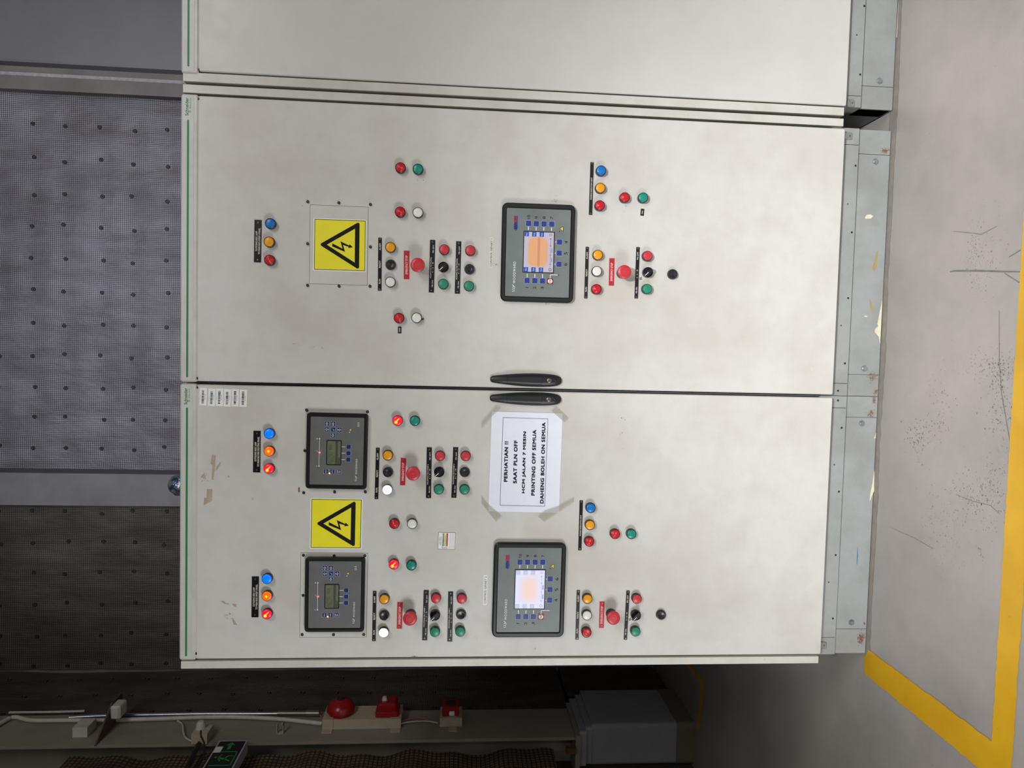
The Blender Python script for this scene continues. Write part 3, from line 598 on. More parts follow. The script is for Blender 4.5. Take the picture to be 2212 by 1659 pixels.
# screws and cover plates
def coverplate(cb, c, scr, lab):
    ctr, w, h, a = quad(c, -.001); ctr.y = 0
    m = MB().prism([(-w / 2 - .0009, -h / 2 - .0009), (w / 2 + .0009, -h / 2 - .0009), (w / 2 + .0009, h / 2 + .0009), (-w / 2 - .0009, h / 2 + .0009)], -.0003, 0, 1)
    m.prism([(-w / 2, -h / 2), (w / 2, -h / 2), (w / 2, h / 2), (-w / 2, h / 2)], -.001, 0, 0, bev=.0003)
    return m.build('cover_plate', [M_door, M_chip], cb.root, cb.loc(ctr), a, label=lab)
coverplate(A, [(650, 1194.6), (794.5, 1195.6), (790.9, 1376.6), (647.6, 1376)], 0, 'thin grey cover plate behind controller')
coverplate(B, [(670, 442.6), (795.7, 447.5), (792.6, 616.6), (668.7, 612)], 0, 'blank grey cover plate behind warning sign')
for cb, L in ((A, [(655.3, 1199.6), (721.8, 1200.6), (788.1, 1200.6), (654.6, 1286.4), (652.6, 1371), (720.5, 1371.2), (785.6, 1371), (662.2, 886), (793.8, 889.6), (658.7, 973.8), (656, 1064.6), (722.9, 1063), (789.1, 1063)]),
              (B, [(664.9, 435.7), (732, 438.1), (800.2, 441.7), (664.5, 526.5), (800.2, 533.5), (664.5, 616.5), (732.4, 618.2), (799.2, 618.5)])):
    for px, py in L: cb.put('socket_screw', T['sock'], un(px, py, 1, -.002) * 1.0 - Vector((0, -.001, 0)), None, random.random() * 3)
# handwritten marks next to the lower selectors
for cb, px, py in ((B, 1384, 601), (A, 1361, 1337)):
    p = un(px, py); MB().text('R', 0, 0, .008, .008, -.0003, bold=.01).build('handwritten_mark', M_ink, cb.root, cb.loc((p.x, 0, p.z)), .3)
# residue, chips and smudges on the doors and plinths
def decal(cb, seed, px, py, ex, ez, n, size, mat, name='scuff_mark', y=0.0, lab=None, asp=1.6):
    p = un(px, py, 1, y); m = speck(seed, (0, 0), (ex, ez), n, size, asp); tg = {'label': lab} if lab else {}
    return m.build(name, mat, cb.root, cb.loc((p.x, y - .00025, p.z)), **tg)
def poly_decal(cb, pts, mat, name, y=0.0, lab=None):
    q = [un(px, py, 1, y) for px, py in pts]; cx = sum(v.x for v in q) / len(q); cz = sum(v.z for v in q) / len(q)
    o = [(v.x - cx, v.z - cz) for v in q]
    ar = sum(o[i][0] * o[(i + 1) % len(o)][1] - o[(i + 1) % len(o)][0] * o[i][1] for i in range(len(o)))
    if ar < 0: o = o[::-1]
    tg = {'label': lab} if lab else {}
    return MB().flat(o, 0).build(name, mat, cb.root, cb.loc((cx, y - .0003, cz)), **tg)
RS = 'adhesive_residue'
poly_decal(A, [(458, 982), (466, 983), (465, 1008), (461, 1037), (457, 1036), (459, 1005), (455, 1002)], M_residue, RS)
poly_decal(A, [(476, 998), (478, 999), (471, 1012), (466, 1018), (468, 1008)], M_residue, RS)
poly_decal(A, [(447, 1057), (459, 1056), (458, 1082), (440, 1092), (441, 1076), (446, 1075)], M_residue, RS)
decal(A, 3, 441, 1028, .016, .010, 30, .0035, M_residue, RS)
poly_decal(A, [(476, 1298), (484, 1298), (488, 1303), (495, 1303), (494, 1306), (484, 1304)], M_residue, RS)
poly_decal(A, [(501, 1304), (511, 1305), (511, 1312), (505, 1309)], M_residue, RS)
poly_decal(A, [(503, 1335), (512, 1348), (512, 1351), (505, 1349), (502, 1342)], M_residue, RS)
decal(A, 5, 497, 1332, .012, .014, 26, .0022, M_residue, RS)
poly_decal(A, [(491, 1026), (497, 1029), (493, 1032)], M_residue, RS); poly_decal(A, [(546, 1074), (544, 1079), (547, 1080)], M_residue, RS)
poly_decal(A, [(644, 1053), (648, 1053), (648, 1063), (644, 1063)], plain('brown_residue', (128, 98, 62), .7), RS)
poly_decal(B, [(910.0, 690), (914, 686), (916, 689), (914, 692), (911, 692)], M_rust, 'rust_spot')
decal(B, 8, 1073, 571, .003, .012, 10, .0018, plain('scrape_brown', (150, 118, 78), .7), 'scratch', asp=3)
for sd, px, py, n in ((11, 1201, 432, 22), (12, 1182, 656, 20), (13, 908, 391, 6), (14, 1342, 560, 0), (15, 1350, 446, 5), (16, 1348, 461, 5), (17, 903, 700, 5), (18, 640, 745, 9), (19, 688, 748, 10), (20, 658, 440, 9)):
    if n: decal(B, sd, px, py, .008, .012, n, .0011, M_chip)
for sd, px, py, n in ((21, 895, 1418, 26), (22, 1030, 1378, 6), (23, 1048, 1270, 6), (24, 1345, 905, 12), (25, 1345, 935, 8), (26, 1343, 970, 8), (27, 1152, 1400, 7), (28, 1043, 1342, 6)):
    decal(A, sd, px, py, .006 if sd != 21 else .001, .010, n, .0012, M_chip)
poly_decal(B, [(1744, 790), (1748, 787), (1754, 792), (1757, 799), (1750, 801), (1745, 797)], plain('pale_stain', (196, 194, 176), .5), 'stain')
for cb, sd, px, py, ex, ez, n, s_ in ((B, 31, 1884, 815, .02, .016, 60, .0022), (A, 32, 1888, 863, .022, .006, 46, .0022), (A, 33, 1882, 893, .018, .016, 60, .0022), (A, 34, 1860, 1378, .018, .012, 90, .0028), (B, 35, 1912, 326, .010, .016, 50, .0024),
                                      (B, 36, 1892, 846, .010, .008, 30, .002), (A, 37, 1867, 1347, .004, .003, 20, .0018), (A, 38, 1840, 1346, .010, .008, 18, .0016)):
    decal(cb, sd, px, py, ex * .9, ez * .9, n * 4, s_ * .5, M_rust, 'rust_patch', .0278)
poly_decal(B, [(1868, 470), (1872, 464), (1880, 463), (1886, 467), (1881, 472), (1870, 473)], M_plaster, 'paint_chip', .0278)
poly_decal(B, [(1895, 700), (1905, 650), (1906, 648), (1901, 745), (1898, 727), (1889, 717), (1890, 711), (1897, 704)], M_plaster, 'paint_chip', .0278)
poly_decal(B, [(1866, 682), (1874, 682), (1873, 685), (1867, 684)], M_plaster, 'paint_chip', .0278)
poly_decal(A, [(1889, 1014), (1888, 1060), (1881, 1078), (1878, 1084), (1880, 1064), (1885, 1040)], M_plaster, 'paint_chip', .0278)
poly_decal(A, [(1893, 934), (1891, 947), (1888, 947)], M_plaster, 'paint_chip', .0278)
poly_decal(D, [(1941, 0), (1943, 0), (1940, 50), (1938, 84), (1936, 80), (1937, 60)], M_plaster, 'paint_chip', .0278)
poly_decal(B, [(1893, 546), (1897, 540), (1894, 575), (1888, 588), (1884, 579), (1889, 565)], M_ochre, 'smear', .0278)
poly_decal(B, [(1878, 645), (1883, 655), (1888, 672), (1886, 675), (1879, 663)], M_ochre, 'smear', .0278)
poly_decal(A, [(1852, 1180), (1853.5, 1200), (1851.5, 1220), (1850.5, 1220), (1851, 1200)], plain('blue_mark', (70, 110, 160), .6), 'pen_mark', .0278)
# ---------------------------------------------------------------- loose flat things on the doors
def sign(c, label):
    ctr, w, h, a = quad(c, -.0008); m = MB()
    P = lambda u, v: ((u - .5) * w, (.5 - v) * h)
    m.prism(rr(w, h, .003, 3), -.0006, .0002, 0).ring(rr(w * .955, h * .955, .0005, 2), rr(w * .935, h * .935, .0005, 2), -.0009, -.0006, 2).rect(-w * .4675, w * .4675, -h * .4675, h * .4675, -.0008, 1)
    k = lambda pts: [P(*p) for p in pts]
    def rtri(bx, by, ty, r):
        p = []
        for (ux, vy), a0 in ((P(bx, by), 210), (P(1 - bx, by), 330), (P(.5, ty), 90)):
            pass
        A_, B_, C_ = P(bx, by), P(1 - bx, by), P(.5, ty)
        for q, (d0, d1) in ((A_, (150, 270)), (B_, (270, 390)), (C_, (30, 150))):
            for s in range(5): g = math.radians(d0 + (d1 - d0) * s / 4); p.append((q[0] + r * math.cos(g), q[1] + r * math.sin(g)))
        return p
    o1 = rtri(.095, .835, .17, .0045); i1 = rtri(.178, .780, .255, .0001)
    m.ring(o1, i1, -.0011, -.0008, 2)
    cr = lambda pts: [((1162 - y) / 1012 * w - w / 2, h / 2 - (x - 275) / 1040 * h) for x, y in pts]
    m.flat(cr([(645, 625), (645, 685), (895, 784), (845, 722)][::1])[::-1], -.0011, 2)
    m.flat(cr([(845, 722), (895, 784), (858, 652), (805, 583)]), -.0011, 2)
    m.flat(cr([(805, 583), (858, 652), (968, 686), (978, 660)])[::-1], -.0011, 2)
    m.flat(cr([(958, 707), (1048, 690), (980, 632), (973, 672)]), -.0011, 2)
    # keep every symbol face toward the viewer
    for i, f_ in enumerate(m.f[-4:]):
        v = [m.v[j] for j in f_]; ar = sum(v[q][0] * v[(q + 1) % 4][2] - v[(q + 1) % 4][0] * v[q][2] for q in range(4))
        if ar < 0: m.f[len(m.f) - 4 + i] = f_[::-1]
    o = m.build('warning_sign', [M_wht, M_yel, M_ink], None, (ctr.x, -.0002 if ctr.x < 0 else -.0012, ctr.z), a, label=label, category='warning sign', group='high voltage stickers'); return o
sign([(677.2, 470.1), (792.6, 475.2), (791.1, 588.9), (676.3, 584)], 'yellow high voltage sticker on the blank cover plate of the middle cabinet')
sign([(670.7, 1076.3), (783.8, 1076.3), (781.4, 1186.2), (668.8, 1185.9)], 'yellow high voltage sticker between the two small controllers on the left cabinet')
ctr, w, h, a = quad([(1062.8, 888.9), (1215.1, 893.1), (1208.1, 1107.6), (1054.3, 1104.9)], -.001)
pn = thing('paper_notice', 'white paper notice with five bold text lines taped below the left cabinet handle', 'paper notice', (ctr.x, -.0002, ctr.z)); pn.rotation_euler = (0, -a, 0)
m = MB(); nx, nz = 16, 12
vs = [((i / nx - .5) * w, -.0008 - .0012 * abs(noise.noise(Vector((i * .3, j * .3, 2)))), (j / nz - .5) * h) for j in range(nz + 1) for i in range(nx + 1)]
m.add(vs, [(j * (nx + 1) + i, j * (nx + 1) + i + 1, (j + 1) * (nx + 1) + i + 1, (j + 1) * (nx + 1) + i) for j in range(nz) for i in range(nx)]); m.build('paper_sheet', M_paper, pn, smooth=True)
t = MB()
for s_, u, v, tw in (('PERHATIAN !!', .504, .224, .405), ('SAAT PLN OFF', .503, .355, .431), ('HCM JALAN 7 MESIN', .5, .482, .618), ('PRINTING OFF SEMUA', .499, .614, .659), ('DAHENG BOLEH ON SEMUA', .498, .742, .814)):
    t.text(s_, (u - .5) * w, (.5 - v) * h, tw * w, .052 * h, -.0022, bold=.045, ang=.012, spacing=1.08)
u0, u1, v0, v1 = (.063 - .5) * w, (.944 - .5) * w, (.5 - .794) * h, (.5 - .159) * h
t.ring([(u0, v0), (u1, v0), (u1, v1), (u0, v1)], [(u0 + .0008, v0 + .0008), (u1 - .0008, v0 + .0008), (u1 - .0008, v1 - .0008), (u0 + .0008, v1 - .0008)], -.0022, -.0021)
t.build('printed_text', M_ink, pn)
for q in ([(1072, 875), (1083, 879), (1057, 905), (1040, 925), (1040, 912)], [(1201, 877), (1228, 903), (1219, 912), (1190, 887)], [(1040, 1070), (1050, 1085), (1084, 1115), (1071, 1127), (1040, 1088)], [(1240, 1074), (1240, 1084), (1175, 1127), (1162, 1116), (1176, 1103), (1208, 1092)]):
    P_ = [un(*c, 1, -.003) for c in q]; cx = sum(p.x for p in P_) / len(P_); cz = sum(p.z for p in P_) / len(P_)
    pts = [(p.x - cx, p.z - cz) for p in P_]
    if sum(pts[i][0] * pts[(i + 1) % len(pts)][1] - pts[(i + 1) % len(pts)][0] * pts[i][1] for i in range(len(pts))) < 0: pts = pts[::-1]
    o = MB().flat(pts, 0).build('adhesive_tape', M_tape, pn, label='strip of clear tape'); o.matrix_parent_inverse = Matrix.Identity(4)
    o.location = Matrix.Rotation(a, 4, 'Y') @ (Vector((cx, -.0032, cz)) - pn.location); o.rotation_euler = (0, a, 0)
def sticker(name, c, mats, fn, label, cat, group=None, y=-.0006):
    ctr, w, h, a = quad(c, y); m = MB().prism([(-w / 2, -h / 2), (w / 2, -h / 2), (w / 2, h / 2), (-w / 2, h / 2)], -.0004, .0002, 0); fn(m, w, h)
    o = m.build(name, mats, None, (ctr.x, -.0002, ctr.z), a, label=label, category=cat)
    if group: o['group'] = group
    return o
k_ = 12.29
def bars(seed):
    def f_(m, w, h):
        rnd = random.Random(seed); x = -w * .38
        while x < w * .36:
            b = rnd.choice([.5, .8, 1.3, 1.3]) * .0009; m.rect(x, x + b, -h * .13, h * .2, -.0006, 1); x += b + rnd.choice([.5, .9, 1.6]) * .0008
        m.text('Property', -w * .05, h * .38, w * .26, h * .07, -.0006, 1).text('0001204581', 0, -h * .26, w * .30, h * .07, -.0006, 1)
    return f_
LB = ['white barcode sticker nearest the header rail, topmost of the column', 'white barcode sticker, second from the top of the column', 'white barcode sticker, third from the top of the column', 'white barcode sticker, fourth from the top, third from the bottom', 'white barcode sticker, second from the bottom of the column', 'white barcode sticker with curled corner, bottom of the column']
for i, (x0, x1, y0, y1, sk) in enumerate(((620, 825, 215, 690, 14), (845, 1057, 235, 706, 22), (1055, 1260, 233, 705, 16), (1262, 1468, 248, 720, 14), (1475, 1673, 247, 717, 12), (1683, 1890, 262, 728, 12))):
    sticker('barcode_sticker', [(380 + (x0 + sk) / k_, 820 + y0 / k_), (380 + x1 / k_, 820 + (y0 + 8) / k_), (380 + (x1 - sk) / k_, 820 + y1 / k_), (380 + x0 / k_, 820 + (y1 - 10) / k_)], [M_wht, M_ink], bars(i + 40), LB[i], 'barcode sticker', 'barcode stickers at the top of the left cabinet')
def chk(m, w, h):
    for q, mi in ((.30, 2), (.41, 3), (.52, 4)):
        z = h / 2 - q * h; m.rect(-w * .32, w * .45, z - h * .042 - .0002, z + h * .042, -.0006, mi); m.ring(rr(w * .07, h * .07, .0002, 1, -w * .41, z), rr(w * .045, h * .045, .0002, 1, -w * .41, z), -.0006, -.0005, 1)
        m.text(('AMAN', 'PERLU PERBAIKAN', 'RUSAK')[(mi - 2)], 0, z, w * (.2, .6, .3)[mi - 2], h * .05, -.0008, 1)
    m.text('KARTU INSPEKSI', 0, h * .40, w * .42, h * .05, -.0006, 1).text('PANEL LISTRIK', 0, h * .325, w * .5, h * .05, -.0006, 1).text('Status', -w * .34, h * .26, w * .2, h * .035, -.0006, 1)
    for q in (.70, .77, .84, .91): m.rect(-w * .44, w * .44, h / 2 - q * h, h / 2 - q * h + .0005, -.0006, 5)
    m.ring([(-w / 2, -h / 2), (w / 2, -h / 2), (w / 2, h / 2), (-w / 2, h / 2)], [(-w * .485, -h * .485), (w * .485, -h * .485), (w * .485, h * .485), (-w * .485, h * .485)], -.0007, -.0005, 1)
sticker('checklist_sticker', [(947.2, 1149.7), (983.8, 1150.6), (982.6, 1187), (945.6, 1186.3)], [M_wht, plain('grey_ink', (80, 80, 96), .5), plain('sticker_green', (122, 152, 84), .5), plain('sticker_yellow', (232, 222, 120), .5), plain('sticker_red', (178, 52, 66), .5), plain('pale_ink', (160, 160, 172), .5)], chk, 'small white inspection card with green, yellow and red bands', 'sticker')
def gl(s_): return lambda m, w, h: m.text(s_, 0, 0, w * .9, h * .52, -.0006, 1, bold=0)
M_tl = plain('label_tape', (212, 210, 200), .45, var=.02)
sticker('printed_label', [(1058.5, 512), (1065.5, 512.5), (1064.5, 579), (1056.3, 578.5)], [M_tl, M_ink], gl('CONTROL GENSET 1'), 'pale printed label reading CONTROL GENSET 1 above the orange screen controller', 'printed label', 'control genset labels')
sticker('printed_label', [(1045.0, 1242), (1053.3, 1242.3), (1052.0, 1307.3), (1043.2, 1307)], [M_wht, M_ink], gl('CONTROL GENSET 2'), 'white printed label reading CONTROL GENSET 2 above the pale screen controller', 'printed label', 'control genset labels')
# ---------------------------------------------------------------- room shell
YB = 2.30; XL = -1.90; CH = 4.9
def stru(name, mb, mat, **k):
    o = mb.build(name, mat, None, **k); o['kind'] = 'structure'; return o
def floorm():
    t = NT('polished_concrete'); co = t.coord()
    a = t.ramp(t.noise(1.6, 6, .6, co), [(.3, lin((138, 132, 127))), (.55, lin((156, 150, 144))), (.75, lin((167, 161, 154)))])
    a = t.mix(t.math('MULTIPLY', t.ramp(t.noise(9, 6, .7, co), [(.5, (0, 0, 0)), (.8, (1, 1, 1))]), .25), a, lin((132, 128, 122)))
    sp = t.ramp(t.noise(120, 2, .5, co), [(.73, (0, 0, 0)), (.76, (1, 1, 1))]); a = t.mix(t.math('MULTIPLY', sp, .5), a, lin((110, 106, 102)))
    sc = t.n('ShaderNodeMapping'); t.t.links.new(co, sc.inputs[0]); sc.inputs['Scale'].default_value = (5, 3, 1)
    h = t.math('ADD', t.math('MULTIPLY', t.noise(7, 5, .6, sc.outputs[0]), .6), t.math('MULTIPLY', t.noise(30, 4, .6, co), .4)); t.bump(h, .22, .006)
    return t.setp(a, t.ramp(t.noise(6, 3, .5, co), [(.3, (.34,) * 3), (.7, (.5,) * 3)]))
stru('floor', MB().box(-2.6, 4.5, -6.2, YB + .1, -.12, 0), floorm())
def wallm(name, c1, c2, rough=.6, sc=2.5, bump=.2):
    t = NT(name); co = t.coord(); a = t.ramp(t.noise(sc, 6, .6, co), [(.3, lin(c1)), (.7, lin(c2))]); t.bump(t.noise(sc * 12, 4, .6, co), bump, .003); return t.setp(a, rough)
M_wall = wallm('grey_sheet_wall', (118, 118, 122), (134, 134, 138), .45, 1.6, .05)
M_plain = wallm('painted_wall', (150, 148, 144), (164, 162, 156), .8)
stru('wall_back', MB().box(-2.6, 4.5, YB, YB + .12, 0, CH), M_wall)
JY, LZ = -1.30, 1.9                       # far jamb and head of the doorway that lets the daylight in
wl = MB().box(XL - .30, XL - .16, JY, YB, 0, CH).box(XL - .30, XL - .16, -6.2, -3.1, 0, CH).box(XL - .30, XL - .16, -3.1, JY, LZ, CH)
stru('wall_left', wl, plain('dark_backing_wall', (70, 66, 62), .85))
stru('wall_right', MB().box(4.4, 4.5, -6.2, YB, 0, CH), M_plain); stru('wall_front', MB().box(-2.6, 4.5, -6.3, -6.2, 0, CH), M_plain)
stru('ceiling', MB().box(-2.6, 4.5, -6.3, YB + .1, CH, CH + .1), M_plain)
# steel columns on the back wall
def xb(py, y=YB - .05): return X(200, py, y)
M_col1 = wallm('brown_grey_column', (112, 104, 100), (130, 122, 118), .5, 5, .05); M_col2 = wallm('pale_grey_column', (120, 118, 118), (138, 136, 134), .55, 5, .08)
m = MB().box(xb(203), xb(174), YB - .07, YB, 0, CH).box(xb(167), xb(153), YB - .062, YB, 0, CH)
stru('trim_1', m, M_col1); stru('trim_5', MB().box(xb(174), xb(167), YB - .072, YB, 0, CH), plain('pale_scraped_edge', (168, 164, 168), .45, var=.2))
stru('trim_2', MB().box(xb(153) + .002, xb(139), YB - .03, YB, 0, CH), plain('dark_channel', (52, 54, 56), .6))
stru('trim_3', MB().box(xb(1092), xb(1023), YB - .055, YB, 0, CH), M_col2)
stru('trim_4', MB().box(xb(1023), xb(1015), YB - .02, YB, 0, CH), plain('dark_channel', (52, 54, 56), .6))
# wire mesh faced insulation
def meshm(name, c1, c2, wire, pitch, lw, rough=.5, metal=.15):
    t = NT(name); uv = t.coord('UV'); sx = t.n('ShaderNodeSeparateXYZ')
    ns = t.n('ShaderNodeVectorMath', operation='MULTIPLY_ADD'); nz_ = t.n('ShaderNodeTexNoise'); nz_.inputs['Scale'].default_value = 3.0; nz_.inputs['Detail'].default_value = 2
    t.t.links.new(uv, nz_.inputs['Vector']); t.t.links.new(nz_.outputs['Color'], ns.inputs[0]); ns.inputs[1].default_value = (.014, .014, 0); t.t.links.new(uv, ns.inputs[2]); t.t.links.new(ns.outputs[0], sx.inputs[0])
    ln = []
    for k in (0, 1):
        fr = t.math('FRACT', t.math('DIVIDE', sx.outputs[k], pitch)); d = t.math('ABSOLUTE', t.math('SUBTRACT', fr, .5)); ln.append(t.math('SMOOTH_MIN', t.math('MULTIPLY', t.math('MAXIMUM', t.math('SUBTRACT', d, .5 - lw * 1.4), 0.0), 1 / lw), 1.0, .1))
    w = t.math('MAXIMUM', ln[0], ln[1])
    st = t.n('ShaderNodeMapping'); t.t.links.new(uv, st.inputs[0]); st.inputs['Scale'].default_value = (9, 2.2, 1)
    f = t.noise(1.2, 7, .65, st.outputs[0]); g = t.noise(2.2, 5, .6, uv)
    a = t.mix(t.ramp(f, [(.35, (0, 0, 0)), (.65, (1, 1, 1))]), lin(c1), lin(c2)); a = t.mix(t.math('MULTIPLY', t.ramp(g, [(.4, (0, 0, 0)), (.7, (1, 1, 1))]), .5), a, lin(tuple(v * .72 for v in c1)))
    a = t.mix(w, a, lin(wire)); hh = t.math('ADD', t.math('MULTIPLY', f, 1.5), t.math('MULTIPLY', t.noise(14, 4, .6, uv), .5)); t.bump(hh, .5, .012)
    return t.setp(a, rough, metal)
M_m1 = meshm('foil_and_wire_netting', (134, 130, 134), (168, 165, 172), (44, 42, 48), .0108, .15)
M_m2 = meshm('dark_wire_netting', (84, 76, 68), (118, 108, 98), (34, 31, 30), .0108, .15, .6)  # same netting pattern in a darker, browner colour
M_m3 = meshm('coarse_wire_netting', (86, 66, 50), (120, 98, 76), (22, 20, 20), .022, .17, .7, 0)
pin = me_of(MB().lathe([(0, -.006), (.0025, -.006), (.004, -.001), (.0085, -.001), (.0104, -.0045), (.0114, -.002), (.0114, 0)], 16), 'pin_washer', plain('dark_washer', (62, 60, 62), .5, .5))
def blanket(org, ux, uz, nrm, W, H, mat, pins, label, step=.035, amp=.008, seed=0, wavy=None):
    m = MB(); nx, nz = max(2, int(W / step)), max(2, int(H / step)); vs = []; uvs = []
    for j in range(nz + 1):
        for i in range(nx + 1):
            u, v = i / nx * W, j / nz * H
            q = noise.noise(Vector((u * 2.2, v * 2.2, seed))) * amp * 1.4 + noise.noise(Vector((u * 7, v * 3, seed + 9))) * amp
            dp = min([((u - a) ** 2 + (v - b) ** 2) for a, b in pins] or [1]); q += amp * (1 - math.exp(-dp / .004)) * .9 + .012
            if wavy: q += wavy(u, v)
            vs.append(ux * u + uz * v + nrm * q)
    o0 = len(vs); fs = [(j * (nx + 1) + i, j * (nx + 1) + i + 1, (j + 1) * (nx + 1) + i + 1, (j + 1) * (nx + 1) + i) for j in range(nz) for i in range(nx)]
    if ux.cross(uz).dot(nrm) < 0: fs = [f[::-1] for f in fs]
    # border running back to the wall
    bd = [i for i in range(nx + 1)] + [j * (nx + 1) + nx for j in range(1, nz + 1)] + [nz * (nx + 1) + i for i in range(nx - 1, -1, -1)] + [j * (nx + 1) for j in range(nz - 1, 0, -1)]
    back = [Vector(vs[i]) for i in bd]; back = [p - nrm * (p.dot(nrm) - .001) for p in back]
    n = len(bd); vs += back
    for k in range(n): k2 = (k + 1) % n; f = (bd[k2], bd[k], o0 + k, o0 + k2); fs.append(f if ux.cross(uz).dot(nrm) > 0 else f[::-1])
    m.add(vs, fs); root = thing('insulation_blanket', label, 'wall insulation', org)
    b = m.build('netting_face', mat, root, smooth=True); me = b.data; uvl = me.uv_layers.new(name='UVMap')
    for lp in me.loops:
        co = me.vertices[lp.vertex_index].co; uvl.data[lp.index].uv = (co.dot(ux), co.dot(uz))
    for a, b_ in pins:
        q = noise.noise(Vector((a * 2.2, b_ * 2.2, seed))) * amp * 1.4 + noise.noise(Vector((a * 7, b_ * 3, seed + 9))) * amp + .012 + (wavy(a, b_) if wavy else 0)
        p = link('pin_washer', pin, root, ux * a + uz * b_ + nrm * (q + .002))
        p.rotation_euler = (0, 0, 0) if nrm.y < -.5 else (0, 0, math.pi / 2)
    return root
VX, VY, VZ = Vector((1, 0, 0)), Vector((0, 1, 0)), Vector((0, 0, 1))
z0 = 1.7; HB = CH - z0 - .05
def zrow(lo, hi, n): return [lo + (hi - lo) * k / n for k in range(n + 1)]
zr_ = [Zc(px, 760, YB) for px in (0, 75, 145, 222, 290, 361)]; dzp = (zr_[0] - zr_[-1]) / 5; zr_ += [zr_[-1] - dzp, zr_[0] + dzp]
def pinset(pys, xo, zo, z_, jit=.012, seed=1):
    rnd = random.Random(seed); return [(X(220, py, YB) - xo + rnd.uniform(-jit, jit), z - zo + rnd.uniform(-jit, jit)) for py in pys for z in z_]
xa, xb_ = X(200, 1014, YB), X(200, 205, YB)
ps = pinset((278, 351, 427, 493, 563, 633, 702, 770, 837, 902, 967), xa, z0, zr_)
blanket((xa, YB, z0), VX, VZ, -VY, xb_ - xa, HB, M_m1, ps, 'wide silvery wire-netted insulation on the back wall above the middle cabinet', seed=3)
xa2 = XL + .045
xb2 = X(200, 1093, YB)
ps = pinset((1105, 1171, 1236, 1302, 1368, 1432), xa2, z0 - 1.68, zr_, seed=5)
blanket((xa2, YB, z0 - 1.68), VX, VZ, -VY, xb2 - xa2, HB + 1.68, M_m2, ps, 'dark wire-netted insulation on the back wall in the far left corner', seed=8)
# left wall, far bay and near bay
rnd = random.Random(4); yf0 = 1.76; spz = dzp
ZB_ = un(1262, 1575, 1, 1.49).z + .04
psl = lambda y0, z0, z1: [(YB - y0 - d + rnd.uniform(-.008, .008), z - z0 + rnd.uniform(-.01, .01)) for d in (.13, .32, .50) for z in [.25 + spz * k for k in range(24)] if YB - y0 - d > 0.01 and z0 + .03 < z < z1 - .03]
blanket((XL + .02, yf0, ZB_), VY, VZ, VX, YB - .03 - yf0, CH - .06 - ZB_, M_m2, psl(yf0, ZB_, CH - .1), 'dark netted insulation on the left wall between the corner and the column', seed=12, amp=.006)
blanket((XL + .02, 1.93, .02), VY, VZ, VX, YB - .03 - 1.93, ZB_ - .04, M_m2, psl(1.93, .02, ZB_ - .02), 'dark netted insulation low on the left wall behind the concrete pedestal', seed=12, amp=.006)
def wv(u, v): return .012 * math.sin(v * 12) + .009 * math.sin(v * 27 + 1)
zn0 = un(1195, 1600, 1, 1.44).z; zn1 = un(150, 1600, 1, 1.44).z
blanket((XL - .028, .2, zn0), VY, VZ, VX, 1.24, zn1 - zn0, M_m3, [], 'wavy coarse netting over brown insulation in front of the steel column', seed=15, amp=.012, wavy=wv, step=.03)
# column on concrete pedestal
ZP = un(1262, 1575, 1, 1.49).z
colx = XL + .045
cr_ = thing('steel_column', 'painted steel column against the left wall, standing on a concrete pedestal', 'column', (colx - .12, 1.605, ZP + .05))
def cbox(x0, x1, y0, y1, z0, z1): return MB().box(x0 - cr_.location.x, x1 - cr_.location.x, y0 - 1.605, y1 - 1.605, z0 - cr_.location.z, z1 - cr_.location.z)
M_steel = wallm('cream_grey_steel_paint', (134, 127, 116), (150, 143, 131), .5, 6, .05)
cbox(colx - .016, colx, 1.46, 1.75, ZP + .05, CH - .05).build('front_flange', M_steel, cr_); cbox(colx - .24, colx - .224, 1.46, 1.75, ZP + .05, CH - .05).build('rear_flange', M_steel, cr_)
cbox(colx - .224, colx - .016, 1.596, 1.612, ZP + .05, CH - .05).build('web', M_steel, cr_)
bp = cbox(colx - .28, colx + .012, 1.445, 1.79, ZP + .026, ZP + .05).build('base_plate', M_steel, cr_)
cbox(colx - .07, colx - .04, 1.425, 1.455, ZP + .05, ZP + .10).build('anchor_nut', plain('rusty_nut', (96, 66, 44), .7), cr_)
pd = thing('concrete_pedestal', 'square concrete pedestal with dark painted foot under the steel column', 'pedestal', (colx - .16, 1.70, 0))
pdm = wallm('painted_concrete', (138, 138, 142), (152, 152, 156), .75, 4, .3); pdd = wallm('brown_painted_concrete', (104, 96, 80), (118, 110, 92), .75, 4, .3)
def pbox(x0, x1, y0, y1, z0, z1, b=.02):
    m = MB(); cx, cy = (x0 + x1) / 2 - pd.location.x, (y0 + y1) / 2 - 1.70
    return m.prism(rr(x1 - x0, y1 - y0, b, 3), 0, z1 - z0), cx, cy, z0
def pput(name, x0, x1, y0, y1, z0, z1, mat, b=.02):
    m = MB(); pts = [(px_ + (x0 + x1) / 2 - pd.location.x, pz_ + (y0 + y1) / 2 - 1.70) for px_, pz_ in rr(x1 - x0, y1 - y0, b, 3)]; n = len(pts)
    m.add([(x, y, z0) for x, y in pts] + [(x, y, z1) for x, y in pts], [tuple(range(n))[::-1], tuple(range(n, 2 * n))] + [(i, (i + 1) % n, n + (i + 1) % n, n + i) for i in range(n)])
    return m.build(name, mat, pd, (0, 0, 0))
zd = un(1462, 1576, 1, 1.51).z
pput('pedestal_block', XL - .14, colx + .035, 1.51, 1.90, zd, ZP - .045, pdm); pput('painted_foot', XL - .142, colx + .037, 1.508, 1.902, 0, zd, pdd)
pput('mortar_cap', XL - .13, colx + .028, 1.50, 1.86, ZP - .045, ZP - .01, pdm, .015); pput('grout_bed', XL - .12, colx + .02, 1.47, 1.83, ZP - .01, ZP + .026, pdm, .01)
